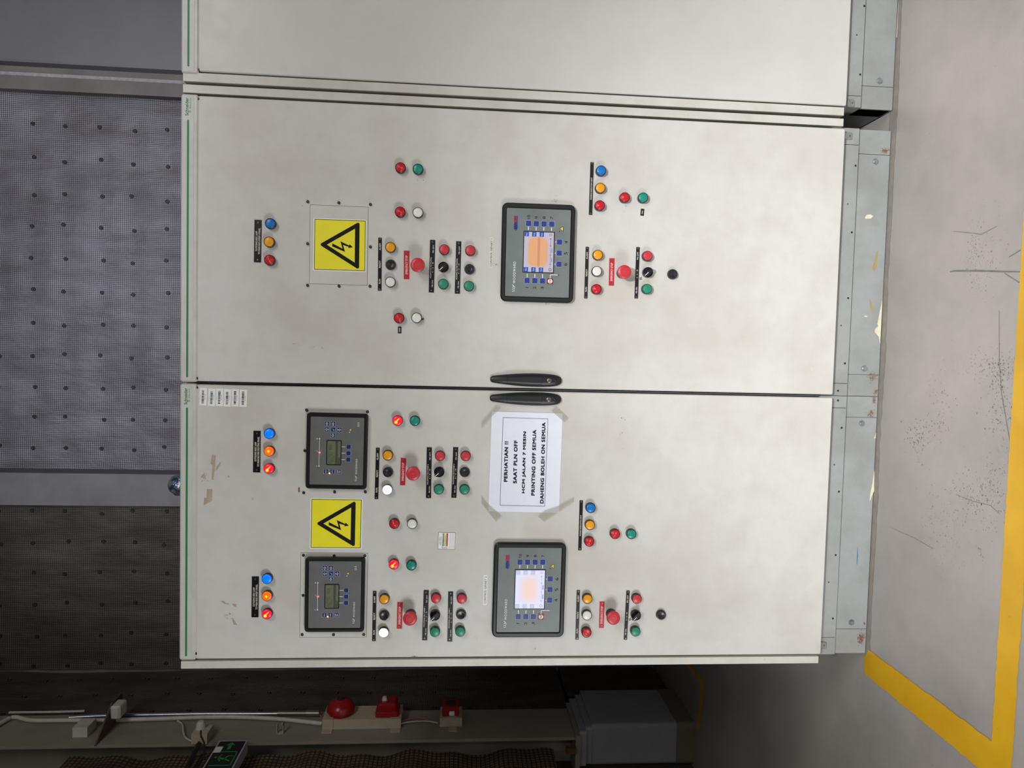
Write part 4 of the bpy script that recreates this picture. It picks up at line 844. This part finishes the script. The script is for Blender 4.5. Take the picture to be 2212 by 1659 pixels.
# ---------------------------------------------------------------- services on the left column
def at(px, py, x=None, y=None): return un(px, py, 0, x) if x is not None else un(px, py, 1, y)
M_pvc = plain('white_plastic_conduit', (196, 192, 182), .45); M_brass = plain('dull_metal_conduit', (128, 124, 104), .35, .7); M_boxp = plain('cream_box_paint', (182, 170, 148), .5); M_bell = plain('red_alarm_paint', (150, 20, 28), .28)
def path(pts, x, n=6):
    q = [at(px, py, x=x) for px, py in pts]; out_ = []
    for i in range(len(q) - 1):
        p0, p1, p2, p3 = q[max(i - 1, 0)], q[i], q[i + 1], q[min(i + 2, len(q) - 1)]
        for k in range(n): t = k / n; out_.append(.5 * ((2 * p1) + (p2 - p0) * t + (2 * p0 - 5 * p1 + 4 * p2 - p3) * t * t + (3 * p1 - p0 - 3 * p2 + p3) * t ** 3))
    return out_ + [q[-1]]
def single(name, mb, mat, label, cat, loc, smooth=True, group=None):
    L = Vector(loc); mb.v = [tuple(Vector(v) - L) for v in mb.v]; o = mb.build(name, mat, None, loc, smooth=smooth, label=label, category=cat)
    if group: o['group'] = group
    return o
xs = colx + .015
w_ = path([(-40, 1590), (0, 1563), (30, 1549), (68, 1556), (130, 1556), (210, 1556), (330, 1553), (450, 1549), (520, 1549), (600, 1553), (660, 1559), (696, 1563)], xs)
single('plastic_conduit', MB().tube(w_, .0105, 12), M_pvc, 'long white plastic conduit curving down the front of the steel column', 'conduit', w_[20])
w2 = path([(150, 1550), (230, 1546), (330, 1544), (450, 1542), (560, 1542), (640, 1541), (668, 1541)], xs + .002)
g = thing('metal_conduit', 'dull metal conduit with thick threaded end beside the white plastic conduit', 'conduit', w2[-1])
lo = lambda mb: (setattr(mb, 'v', [tuple(Vector(v) - g.location) for v in mb.v]), mb)[1]
lo(MB().tube(w2, .0105, 12)).build('pipe', M_silver, g, smooth=True)
e1, e2 = at(600, 1541, x=xs + .002), at(690, 1541, x=xs + .002); lo(MB().tube([e1, e1.lerp(e2, .7)], .0135, 14)).build('sleeve', M_brass, g, smooth=True)
lo(MB().tube([e1.lerp(e2, .68), e2], .018, 14)).build('coupling', M_brass, g, smooth=True)
w3 = path([(20, 1539), (110, 1538), (183, 1536)], colx + .007); single('grey_rod', MB().tube(w3, .006, 8), M_pvc, 'short thin pale rod left of the metal conduit near the top', 'rod', w3[0])
def boxfrom(pxa, pxb, y_near, y_far, x0, x1, pyref):        # height from photo columns, real depth and width
    za, zb_ = at(pxa, pyref, y=y_near).z, at(pxb, pyref, y=y_near).z; return MB().box(x0, x1, y_near, y_far, min(za, zb_), max(za, zb_)), za, zb_
# alarm mounting box with clips
b1, zA, zB = boxfrom(697, 865, 1.57, 1.71, colx, colx + .05, 1570)
mb_ = thing('mounting_box', 'long cream steel box on the column carrying the red bell and sounder', 'mounting box', (colx + .025, 1.64, zB), 'cream mounting boxes on the column')
def sub(root, mb, name, mat, **k): mb.v = [tuple(Vector(v) - root.location) for v in mb.v]; return mb.build(name, mat, root, **k)
sub(mb_, b1, 'box_body', M_boxp)
for zq in (zB, zA - .05): sub(mb_, MB().box(colx + .001, colx + .053, 1.567, 1.713, zq - .002, zq + .052).box(colx, colx + .004, 1.53, 1.75, zq - .002, zq + .05), 'clip', M_boxp)
zbell = at(735, 1540, y=1.62).z
bl = thing('alarm_bell', 'round red alarm bell on the cream box', 'alarm bell', (colx + .05, 1.64, zbell))
RX = Matrix(((0, -1, 0, 0), (1, 0, 0, 0), (0, 0, 1, 0), (0, 0, 0, 1)))
MB().lathe([(.062, -.016), (.064, -.01), (.064, 0)], 28, M=RX).build('bell_base', M_bell, bl, smooth=True)
MB().lathe([(0, -.078), (.018, -.078), (.028, -.073), (.048, -.064), (.062, -.05), (.070, -.034), (.073, -.018), (.071, -.016)], 32, M=RX).build('gong', M_bell, bl, smooth=True)
MB().lathe([(0, -.083), (.012, -.082), (.022, -.077), (.022, -.07)], 20, M=RX).build('gong_cap', M_black, bl, smooth=True, label='black centre cap')
zs0, zs1 = at(862, 1540, y=1.6).z, at(811, 1540, y=1.6).z
al = thing('alarm_sounder', 'square red alarm sounder with small clear beacon below the bell', 'alarm sounder', (colx + .05, 1.64, (zs0 + zs1) / 2)); hh = (zs1 - zs0) / 2
MB().prism(rr(.115, hh * 2, .012, 4), -.028, 0, M=RX, bev=.006).build('base_housing', M_bell, al); MB().prism(rr(.09, hh * 1.6, .012, 4), -.066, -.026, M=RX, bev=.01).build('horn', M_bell, al)
MB().lathe([(0, -.088), (.010, -.084), (.015, -.066)], 16, M=RX).build('beacon_lens', plain('clear_beacon', (190, 190, 196), .2), al, (0, 0, hh * .3), smooth=True, label='clear beacon lens')
b2, zA, zB = boxfrom(950, 998, 1.58, 1.70, colx, colx + .045, 1567)
m2 = thing('mounting_box', 'short cream steel box on the column carrying the red call point', 'mounting box', (colx + .02, 1.64, zB), 'cream mounting boxes on the column')
sub(m2, b2, 'box_body', M_boxp); sub(m2, MB().box(colx, colx + .048, 1.577, 1.703, (zA + zB) / 2 - .03, (zA + zB) / 2 + .01).box(colx, colx + .004, 1.53, 1.74, (zA + zB) / 2 - .03, (zA + zB) / 2 + .01), 'clip', M_boxp)
cz = (at(957, 1535, y=1.62).z + at(990, 1535, y=1.62).z) / 2
cp = thing('call_point', 'red square fire call point on the short cream box', 'fire call point', (colx + .045, 1.64, cz))
MB().prism(rr(.088, .088, .006, 3), -.05, 0, M=RX, bev=.004).build('case', M_bell, cp); MB().prism(rr(.05, .05, .003, 2), -.053, -.049, M=RX).build('press_window', M_black, cp, label='black press window')
MB().box(-.035, -.012, -.0455, -.0445, -.02, .006).box(-.03, -.018, -.0465, -.0455, -.004, .008).build('white_symbol', M_wht, cp, (.04, 0, 0), label='small white symbol')
for k, (c_, mt, off) in enumerate((('pink insulated wire sagging between the two cream boxes', plain('pink_wire', (170, 100, 80), .5), 0), ('white insulated wire sagging between the two cream boxes', M_pvc, 5))):
    wp = path([(866, 1558 + off), (885, 1553 + off * 1.3), (905, 1550 + off * 1.6), (925, 1555 + off * .6), (946, 1562)], xs); single('alarm_wire', MB().tube(wp, .0032, 6), mt, c_, 'wire', wp[0], group='alarm wires')
wp = path([(690, 1544), (698, 1550), (704, 1558)], xs); single('alarm_wire', MB().tube(wp, .004, 6), plain('orange_wire', (170, 90, 50), .5), 'orange wire leaving the threaded conduit end', 'wire', wp[0])
# steel fin with white detector, junction box, hook, socket
zf = at(207, 1600, y=1.46).z
fn = thing('mounting_fin', 'dark triangular steel fin across the column near the top', 'bracket', (colx, 1.60, zf))
MB().add([(-.0, -.15, -.004), (.0, .16, -.004), (.13, .12, -.004), (.13, .02, -.004), (0, -.15, .004), (0, .16, .004), (.13, .12, .004), (.13, .02, .004)], [(0, 1, 2, 3)[::-1], (4, 5, 6, 7)][::-1] + [(0, 1, 5, 4), (1, 2, 6, 5), (2, 3, 7, 6), (3, 0, 4, 7)]).build('plate', plain('rusty_fin', (86, 70, 62), .7), fn)
dt = at(222, 1535, y=1.62); single('white_detector', MB().prism(rr(.07, .05, .012, 4), 1.585, 1.66, M=Matrix.Translation((colx + .09, 0, zf - .030)), bev=.01), M_pvc, 'white plastic detector box hanging under the steel fin', 'detector', (colx + .09, 1.62, zf - .03), False)
jb = at(178, 1583, y=1.56); single('junction_box', MB().box(colx, colx + .05, 1.53, 1.62, jb.z - .038, jb.z + .032), M_pvc, 'small white junction box on the column above the steel fin', 'junction box', (colx, 1.57, jb.z), False)
hk = at(606, 1570, y=1.55); single('steel_hook', MB().box(colx, colx + .05, 1.53, 1.555, hk.z + .012, hk.z + .015).box(colx, colx + .05, 1.53, 1.555, hk.z - .018, hk.z - .015).box(colx, colx + .003, 1.53, 1.555, hk.z - .016, hk.z + .014).box(colx + .047, colx + .05, 1.53, 1.555, hk.z - .018, hk.z - .005), M_boxp, 'small empty steel strut hook on the column above the bell', 'hook', (colx, 1.54, hk.z), False)
so = at(432, 1600, y=1.47); sk = thing('power_socket', 'cream wall socket with round plug on the column by the exit sign', 'power socket', (colx, 1.50, so.z))
MB().box(0, .05, -.05, .04, -.04, .035).build('socket_box', M_boxp, sk); MB().lathe([(0, -.035), (.014, -.034), (.022, -.022), (.024, 0)], 20, M=RX).build('plug', M_pvc, sk, (.05, .01, .01), smooth=True)
wp = path([(384, 1557), (394, 1565), (396, 1580), (400, 1592), (412, 1600), (420, 1600)], xs); single('socket_cable', MB().tube(wp, .0042, 8), M_pvc, 'thin cable looping from the conduit to the cream socket', 'cable', wp[0])
wp = [at(px, py, y=1.38) for px, py in ((434, 1578), (434, 1590), (441, 1604), (441, 1620), (440, 1640), (434, 1662), (428, 1690))]; single('sign_cable', MB().tube(wp, .0045, 8), plain('dark_cable', (60, 50, 44), .5), 'dark cable from the plug hanging towards the exit sign', 'cable', wp[0])
# exit sign, seen from its bright side, long side towards the viewer
xe = colx + .05; p0 = un(473.8, 1599.3, 0, xe); p1 = un(534.5, 1599.8, 0, xe)
ye = p0.y; zt_, zb_ = p0.z, p1.z; hs = zt_ - zb_; LS = .36
ex = thing('exit_sign', 'green on black exit sign box with arrow and running figure', 'exit sign', (xe - .03, ye - LS / 2, (zt_ + zb_) / 2))
MB().box(-.03, .028, -LS / 2, LS / 2, -hs / 2, hs / 2).build('sign_case', plain('white_sign_case', (170, 170, 180), .4), ex)
fc = MB().prism(rr(LS - .02, hs - .014, .002, 2), -.030, -.027, 0, M=RX)
fc.build('sign_face', plain('black_sign_face', (14, 16, 16), .3), ex)
gm = MB(); yq = -.0308
gx = LS / 2 - .045
gm.flat([(gx - .035, -.008), (gx, -.008), (gx, -.022), (gx + .026, 0), (gx, .022), (gx, .008), (gx - .035, .008)], yq)
gm.rect(gx - .060, gx - .052, -hs * .36, hs * .36, yq); gm.rect(gx - .17, gx - .162, -hs * .36, hs * .36, yq); gm.rect(gx - .17, gx - .052, -hs * .38, -hs * .34, yq)
fx = gx - .11
gm.flat([(fx + .010 + .007 * math.cos(t * .7), .036 + .007 * math.sin(t * .7)) for t in range(9)], yq)
for q in ([(fx - .012, -.008), (fx + .002, -.010), (fx + .012, .024), (fx - .002, .026)], [(fx + .006, .022), (fx + .030, .010), (fx + .032, .016), (fx + .008, .028)], [(fx - .002, .024), (fx - .024, .012), (fx - .020, .006), (fx, .016)], [(fx - .010, -.004), (fx - .026, -.034), (fx - .019, -.037), (fx, -.010)], [(fx - .004, -.010), (fx + .018, -.022), (fx + .014, -.042), (fx + .020, -.042), (fx + .026, -.018), (fx + .002, -.002)]):
    gm.flat(q, yq)
gm.v = [tuple(RX @ Vector(v)) for v in gm.v]; gm.build('green_symbols', plain('green_sign_symbol', (36, 140, 62), .4), ex, label='green arrow and running figure')
MB().rect(gx - .062, gx - .012, hs * .22, hs * .46, -.0312).build('white_sticker', M_wht, ex, (0, 0, 0), label='small white sticker').rotation_euler = (0, 0, math.pi / 2)
a1, a2 = at(430, 1606, y=1.44), at(404, 1659, y=1.25)
single('steel_strut', MB().tube([a1, a2], .013, 4), plain('dark_arm', (40, 32, 28), .7), 'dark slanted support arm beside the exit sign', 'bracket', a1, False)
# foil wrapped bundle behind the left cabinet
bp_ = un(378, 1047, 1, 1.0); bw = MB(); rnd = random.Random(2)
for lv, (zz, r_) in enumerate(((1.1, .040), (1.8, .042), (bp_.z - .05, .044), (bp_.z - .02, .043), (bp_.z, .036), (bp_.z + .012, .022), (bp_.z + .016, .0))):
    pass
prof = [(0, .024), (.018, .022), (.034, .012), (.044, -.006), (.047, -.03), (.044, -.08), (.043, -.35), (.042, -1.0), (.04, -bp_.z + .0)]
sg = 22; vs = []; fs = []
for r_, z_ in prof:
    for k in range(sg): a_ = 2 * math.pi * k / sg; rr_ = r_ * (1 + .14 * noise.noise(Vector((math.cos(a_) * 3, math.sin(a_) * 3, z_ * 30)))); vs.append((rr_ * math.cos(a_), rr_ * math.sin(a_), z_))
for i in range(len(prof) - 1):
    for k in range(sg): j = (k + 1) % sg; fs.append((i * sg + k, (i + 1) * sg + k, (i + 1) * sg + j, i * sg + j))
t = NT('crinkled_foil'); f = t.noise(30, 4, .6); t.bump(f, .8, .01); fm = t.setp(t.ramp(f, [(.42, lin((50, 70, 110))), (.5, lin((130, 134, 138))), (.7, lin((160, 160, 158)))]), .22, .6)
bu = thing('wrapped_bundle', 'crinkled foil-wrapped cable bundle rising behind the left cabinet', 'cable bundle', (bp_.x, 1.0, bp_.z)); MB().add(vs, fs).build('foil_wrap', fm, bu, smooth=True)
# ---------------------------------------------------------------- floor markings
def ym():
    t = NT('yellow_floor_paint'); co = t.coord(); a = t.ramp(t.noise(5, 5, .6, co), [(.3, lin((192, 144, 22))), (.7, lin((207, 160, 30)))])
    sc = t.ramp(t.noise(60, 5, .7, co), [(.64, (0, 0, 0)), (.70, (1, 1, 1))]); a = t.mix(t.math('MULTIPLY', sc, .5), a, lin((150, 128, 60))); t.bump(t.noise(25, 4, .6, co), .2, .002); return t.setp(a, .42)
M_yf = ym(); G = lambda px, py: un(px, py, 2, 0.0)
def strip(a, b, c, d, n=60, j=.0016, seed=1):      # long edge a-b, opposite long edge d-c
    rnd = random.Random(seed); L1 = [a.lerp(b, k / n) + Vector((rnd.uniform(-j, j), rnd.uniform(-j, j), 0)) for k in range(n + 1)]; L2 = [d.lerp(c, k / n) + Vector((rnd.uniform(-j, j), rnd.uniform(-j, j), 0)) for k in range(n + 1)]
    return L1, L2
fmk = thing('floor_marking', 'wide yellow painted line on the floor in front of the cabinets, turning back at the left corner', 'floor marking', (-.8, -.4, 0))
yi = G(2164, 1239); yi2 = G(2143, 1601); ynear = yi2.y; cor = G(2143, 1601); wd = .098
p_c = G(1877, 1403.6); p_e = G(1867, 1454)
inner = [Vector((2.6, G(2187, 860).y + .0, 0)), G(2187, 860), G(2164, 1239), Vector((cor.x, cor.y, 0))]
outer0 = G(2211, 1295); outer1 = G(2186, 1659); dr = (outer1 - outer0).normalized()
o_l = outer1 + dr * .06
diag_in = [cor, p_c]; d_ = (p_c - cor).normalized(); nrm_ = Vector((-d_.y, d_.x, 0)); lw_ = (G(2115, 1659) - cor).cross(d_).length
sgn = 1 if (p_e - cor).dot(nrm_) > 0 else -1
oc = cor + nrm_ * sgn * lw_
def gpoly(pts, n=40, z=.0012, seed=3, j=.0016):
    rnd = random.Random(seed); q = []
    for i in range(len(pts)):
        a_, b_ = pts[i], pts[(i + 1) % len(pts)]; k = max(1, int((b_ - a_).length / .012))
        for s in range(k): p = a_.lerp(b_, s / k); q.append((p.x + rnd.uniform(-j, j), p.y + rnd.uniform(-j, j), z))
    return q
# outline: inner edge right end -> inner corner -> cabinet corner -> end -> outer corner -> outer edge right end
xr = 2.4
def ext(p, q, x): t_ = (x - p.x) / (q.x - p.x); return p.lerp(q, t_)
iR = ext(G(2165, 1239), G(2209, 520), xr); oL = None
# intersection of outer diagonal line with outer front line
def isect(p, d, q, e):
    den = d.x * e.y - d.y * e.x; t_ = ((q.x - p.x) * e.y - (q.y - p.y) * e.x) / den; return p + d * t_
e_out = (outer1 - outer0).normalized(); d_out = (G(1867, 1454) - G(2115, 1659)).normalized()
oc = isect(G(2115, 1659), d_out, outer1, e_out); oR = ext(outer0, outer1, xr)
pts = [iR, cor, p_c, G(1867, 1420), p_e, oc, oR]
pl = gpoly(pts); rel = [Vector(p) - fmk.location for p in pl]
ar = sum(rel[i].x * rel[(i + 1) % len(rel)].y - rel[(i + 1) % len(rel)].x * rel[i].y for i in range(len(rel)))
if ar < 0: rel = rel[::-1]
MB().add(rel, [tuple(range(len(rel)))]).build('painted_line', M_yf, fmk)
pf = [G(1478, 1430), G(1513, 1474), G(1513, 1500), G(1504, 1572)]; pg = [G(1486, 1430), G(1520, 1470), G(1521, 1502), G(1512, 1572)]
f2 = thing('floor_marking', 'thin yellow painted line bending round the foot of the concrete pedestal', 'floor marking', (-1.6, 1.5, 0))
vs = [tuple(p - f2.location + Vector((0, 0, .0012))) for p in pf + pg]; MB().add(vs, [(i + 4, i + 5, i + 1, i) for i in range(3)]).build('painted_line', M_yf, f2)
# scuffs and cracks on the floor belong to the floor
fl = bpy.data.objects['floor']; M_scuff = plain('floor_scuff', (112, 108, 104), .6, var=.2)
rnd = random.Random(9)
def fscuff(px, py, rx, ry, n, s):
    p = G(px, py); m = MB()
    s *= .55
    for _ in range(int(n * 2.2)):
        x, y = p.x + rnd.gauss(0, rx), p.y + rnd.gauss(0, ry); q = blob_pts(x, y, s * rnd.uniform(.3, 1.5), s * rnd.uniform(.2, .9), 6, .5, rnd); m.add([(a_, b_, .0006) for a_, b_ in q], [tuple(range(6))])
    m.build('scuff_mark', M_scuff, fl)
for px, py, rx, ry, n, s in ((2105, 545, .05, .02, 60, .003), (2140, 565, .05, .02, 36, .003), (2120, 795, .03, .04, 50, .003), (2160, 800, .02, .03, 60, .004), (1985, 945, .03, .03, 50, .005), (2030, 880, .05, .03, 40, .004), (2172, 895, .04, .03, 60, .004), (2105, 1075, .04, .05, 80, .004), (2140, 1060, .03, .02, 50, .004),
                             (2025, 1130, .05, .04, 60, .003), (2060, 1180, .04, .03, 30, .002), (2150, 860, .05, .02, 24, .005), (2170, 985, .03, .02, 20, .003), (2120, 1195, .01, .01, 8, .004)): fscuff(px, py, rx, ry, n, s)
def crack(pts, wdt, mat=M_scuff):
    q = [G(*p) for p in pts]; m = MB(); vs = []
    for i, p in enumerate(q):
        t_ = (q[min(i + 1, len(q) - 1)] - q[max(i - 1, 0)]).normalized(); n_ = Vector((-t_.y, t_.x, 0)) * wdt * (.4 + .6 * math.sin(math.pi * (i + .5) / len(q))); vs += [p + n_ + Vector((0, 0, .0007)), p - n_ + Vector((0, 0, .0007))]
    m.add(vs, [(2 * i, 2 * i + 1, 2 * i + 3, 2 * i + 2) for i in range(len(q) - 1)]).build('crack', mat, fl)
crack([(2053, 587), (2062, 585), (2120, 585), (2165, 586.5), (2206, 587)], .0022); crack([(2159, 672), (2159, 780), (2164, 850), (2183, 960), (2190, 990), (2203, 1028)], .0012)
crack([(2065, 1068), (2100, 1082), (2140, 1092), (2160, 1110)], .0008); crack([(1925, 1140), (1975, 1162), (2015, 1185)], .0008); crack([(2060, 500), (2090, 502), (2120, 506), (2155, 488)], .0008)
crack([(2180, 555), (2205, 540)], .0014); crack([(2170, 590), (2205, 612)], .0014)
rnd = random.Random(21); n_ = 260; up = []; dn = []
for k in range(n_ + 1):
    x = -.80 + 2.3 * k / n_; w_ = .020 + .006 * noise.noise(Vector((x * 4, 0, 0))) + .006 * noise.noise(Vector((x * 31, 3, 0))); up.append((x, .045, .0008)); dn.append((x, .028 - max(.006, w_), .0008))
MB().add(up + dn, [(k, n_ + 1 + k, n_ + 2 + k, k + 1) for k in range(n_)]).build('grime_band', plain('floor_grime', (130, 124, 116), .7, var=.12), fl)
# ---------------------------------------------------------------- light
def area(name, loc, tgt, sx, sy, power, col, spread=180):
    l = bpy.data.lights.new(name, 'AREA'); l.shape = 'RECTANGLE'; l.size = sx; l.size_y = sy; l.energy = power; l.color = col; l.spread = math.radians(spread)
    o = bpy.data.objects.new(name, l); COL.objects.link(o); o.location = loc; o.rotation_euler = (Vector(tgt) - Vector(loc)).to_track_quat('-Z', 'Y').to_euler(); return o
def spot(name, loc, tgt, ang, power, col, bl=1.0, soft=.2):
    l = bpy.data.lights.new(name, 'SPOT'); l.energy = power; l.spot_size = math.radians(ang); l.spot_blend = bl; l.shadow_soft_size = soft; l.color = col
    o = bpy.data.objects.new(name, l); COL.objects.link(o); o.location = loc; o.rotation_euler = (Vector(tgt) - Vector(loc)).to_track_quat('-Z', 'Y').to_euler(); return o
area('doorway_daylight', (-2.38, -2.2, .75), (-.1, -.35, .6),  .8, .8, 42, (.95, .98, 1.0))
area('fill_upper_right', (3.0, -3.8, 4.6), (.3, 0, 1.0), 2.6, 3.0, 76, (1.0, .97, .93), 120)  # added soft fill for the room, no fixture modelled
area('fill_front_low', (.8, -5.6, .5), (.5, 0, .4), 3.0, .8, 14, (.95, .97, 1.0))  # added low fill; the front wall has no opening
spot('door_fill_spot', (.8, -5, 4.5), (.35, 0, -.6), 30, 1700, (.95, .97, 1.0), soft=.3)  # added unseen spot that brightens the lower doors
spot('back_wall_fill_spot', (.6, -4, 4.6), (.5, 2.3, 3.1), 46, 540, (.86, .88, 1.0), soft=.3)  # added unseen spot that lifts the back wall above the cabinets
wd_ = bpy.data.worlds.new('world'); S.world = wd_; wd_.use_nodes = True; wd_.node_tree.nodes['Background'].inputs[0].default_value = (.8, .88, 1, 1); wd_.node_tree.nodes['Background'].inputs[1].default_value = .12
S.view_settings.view_transform = 'Standard'; S.view_settings.look = 'None'; S.view_settings.gamma = 1; S.view_settings.use_curve_mapping = False; S.view_settings.exposure = 0.16
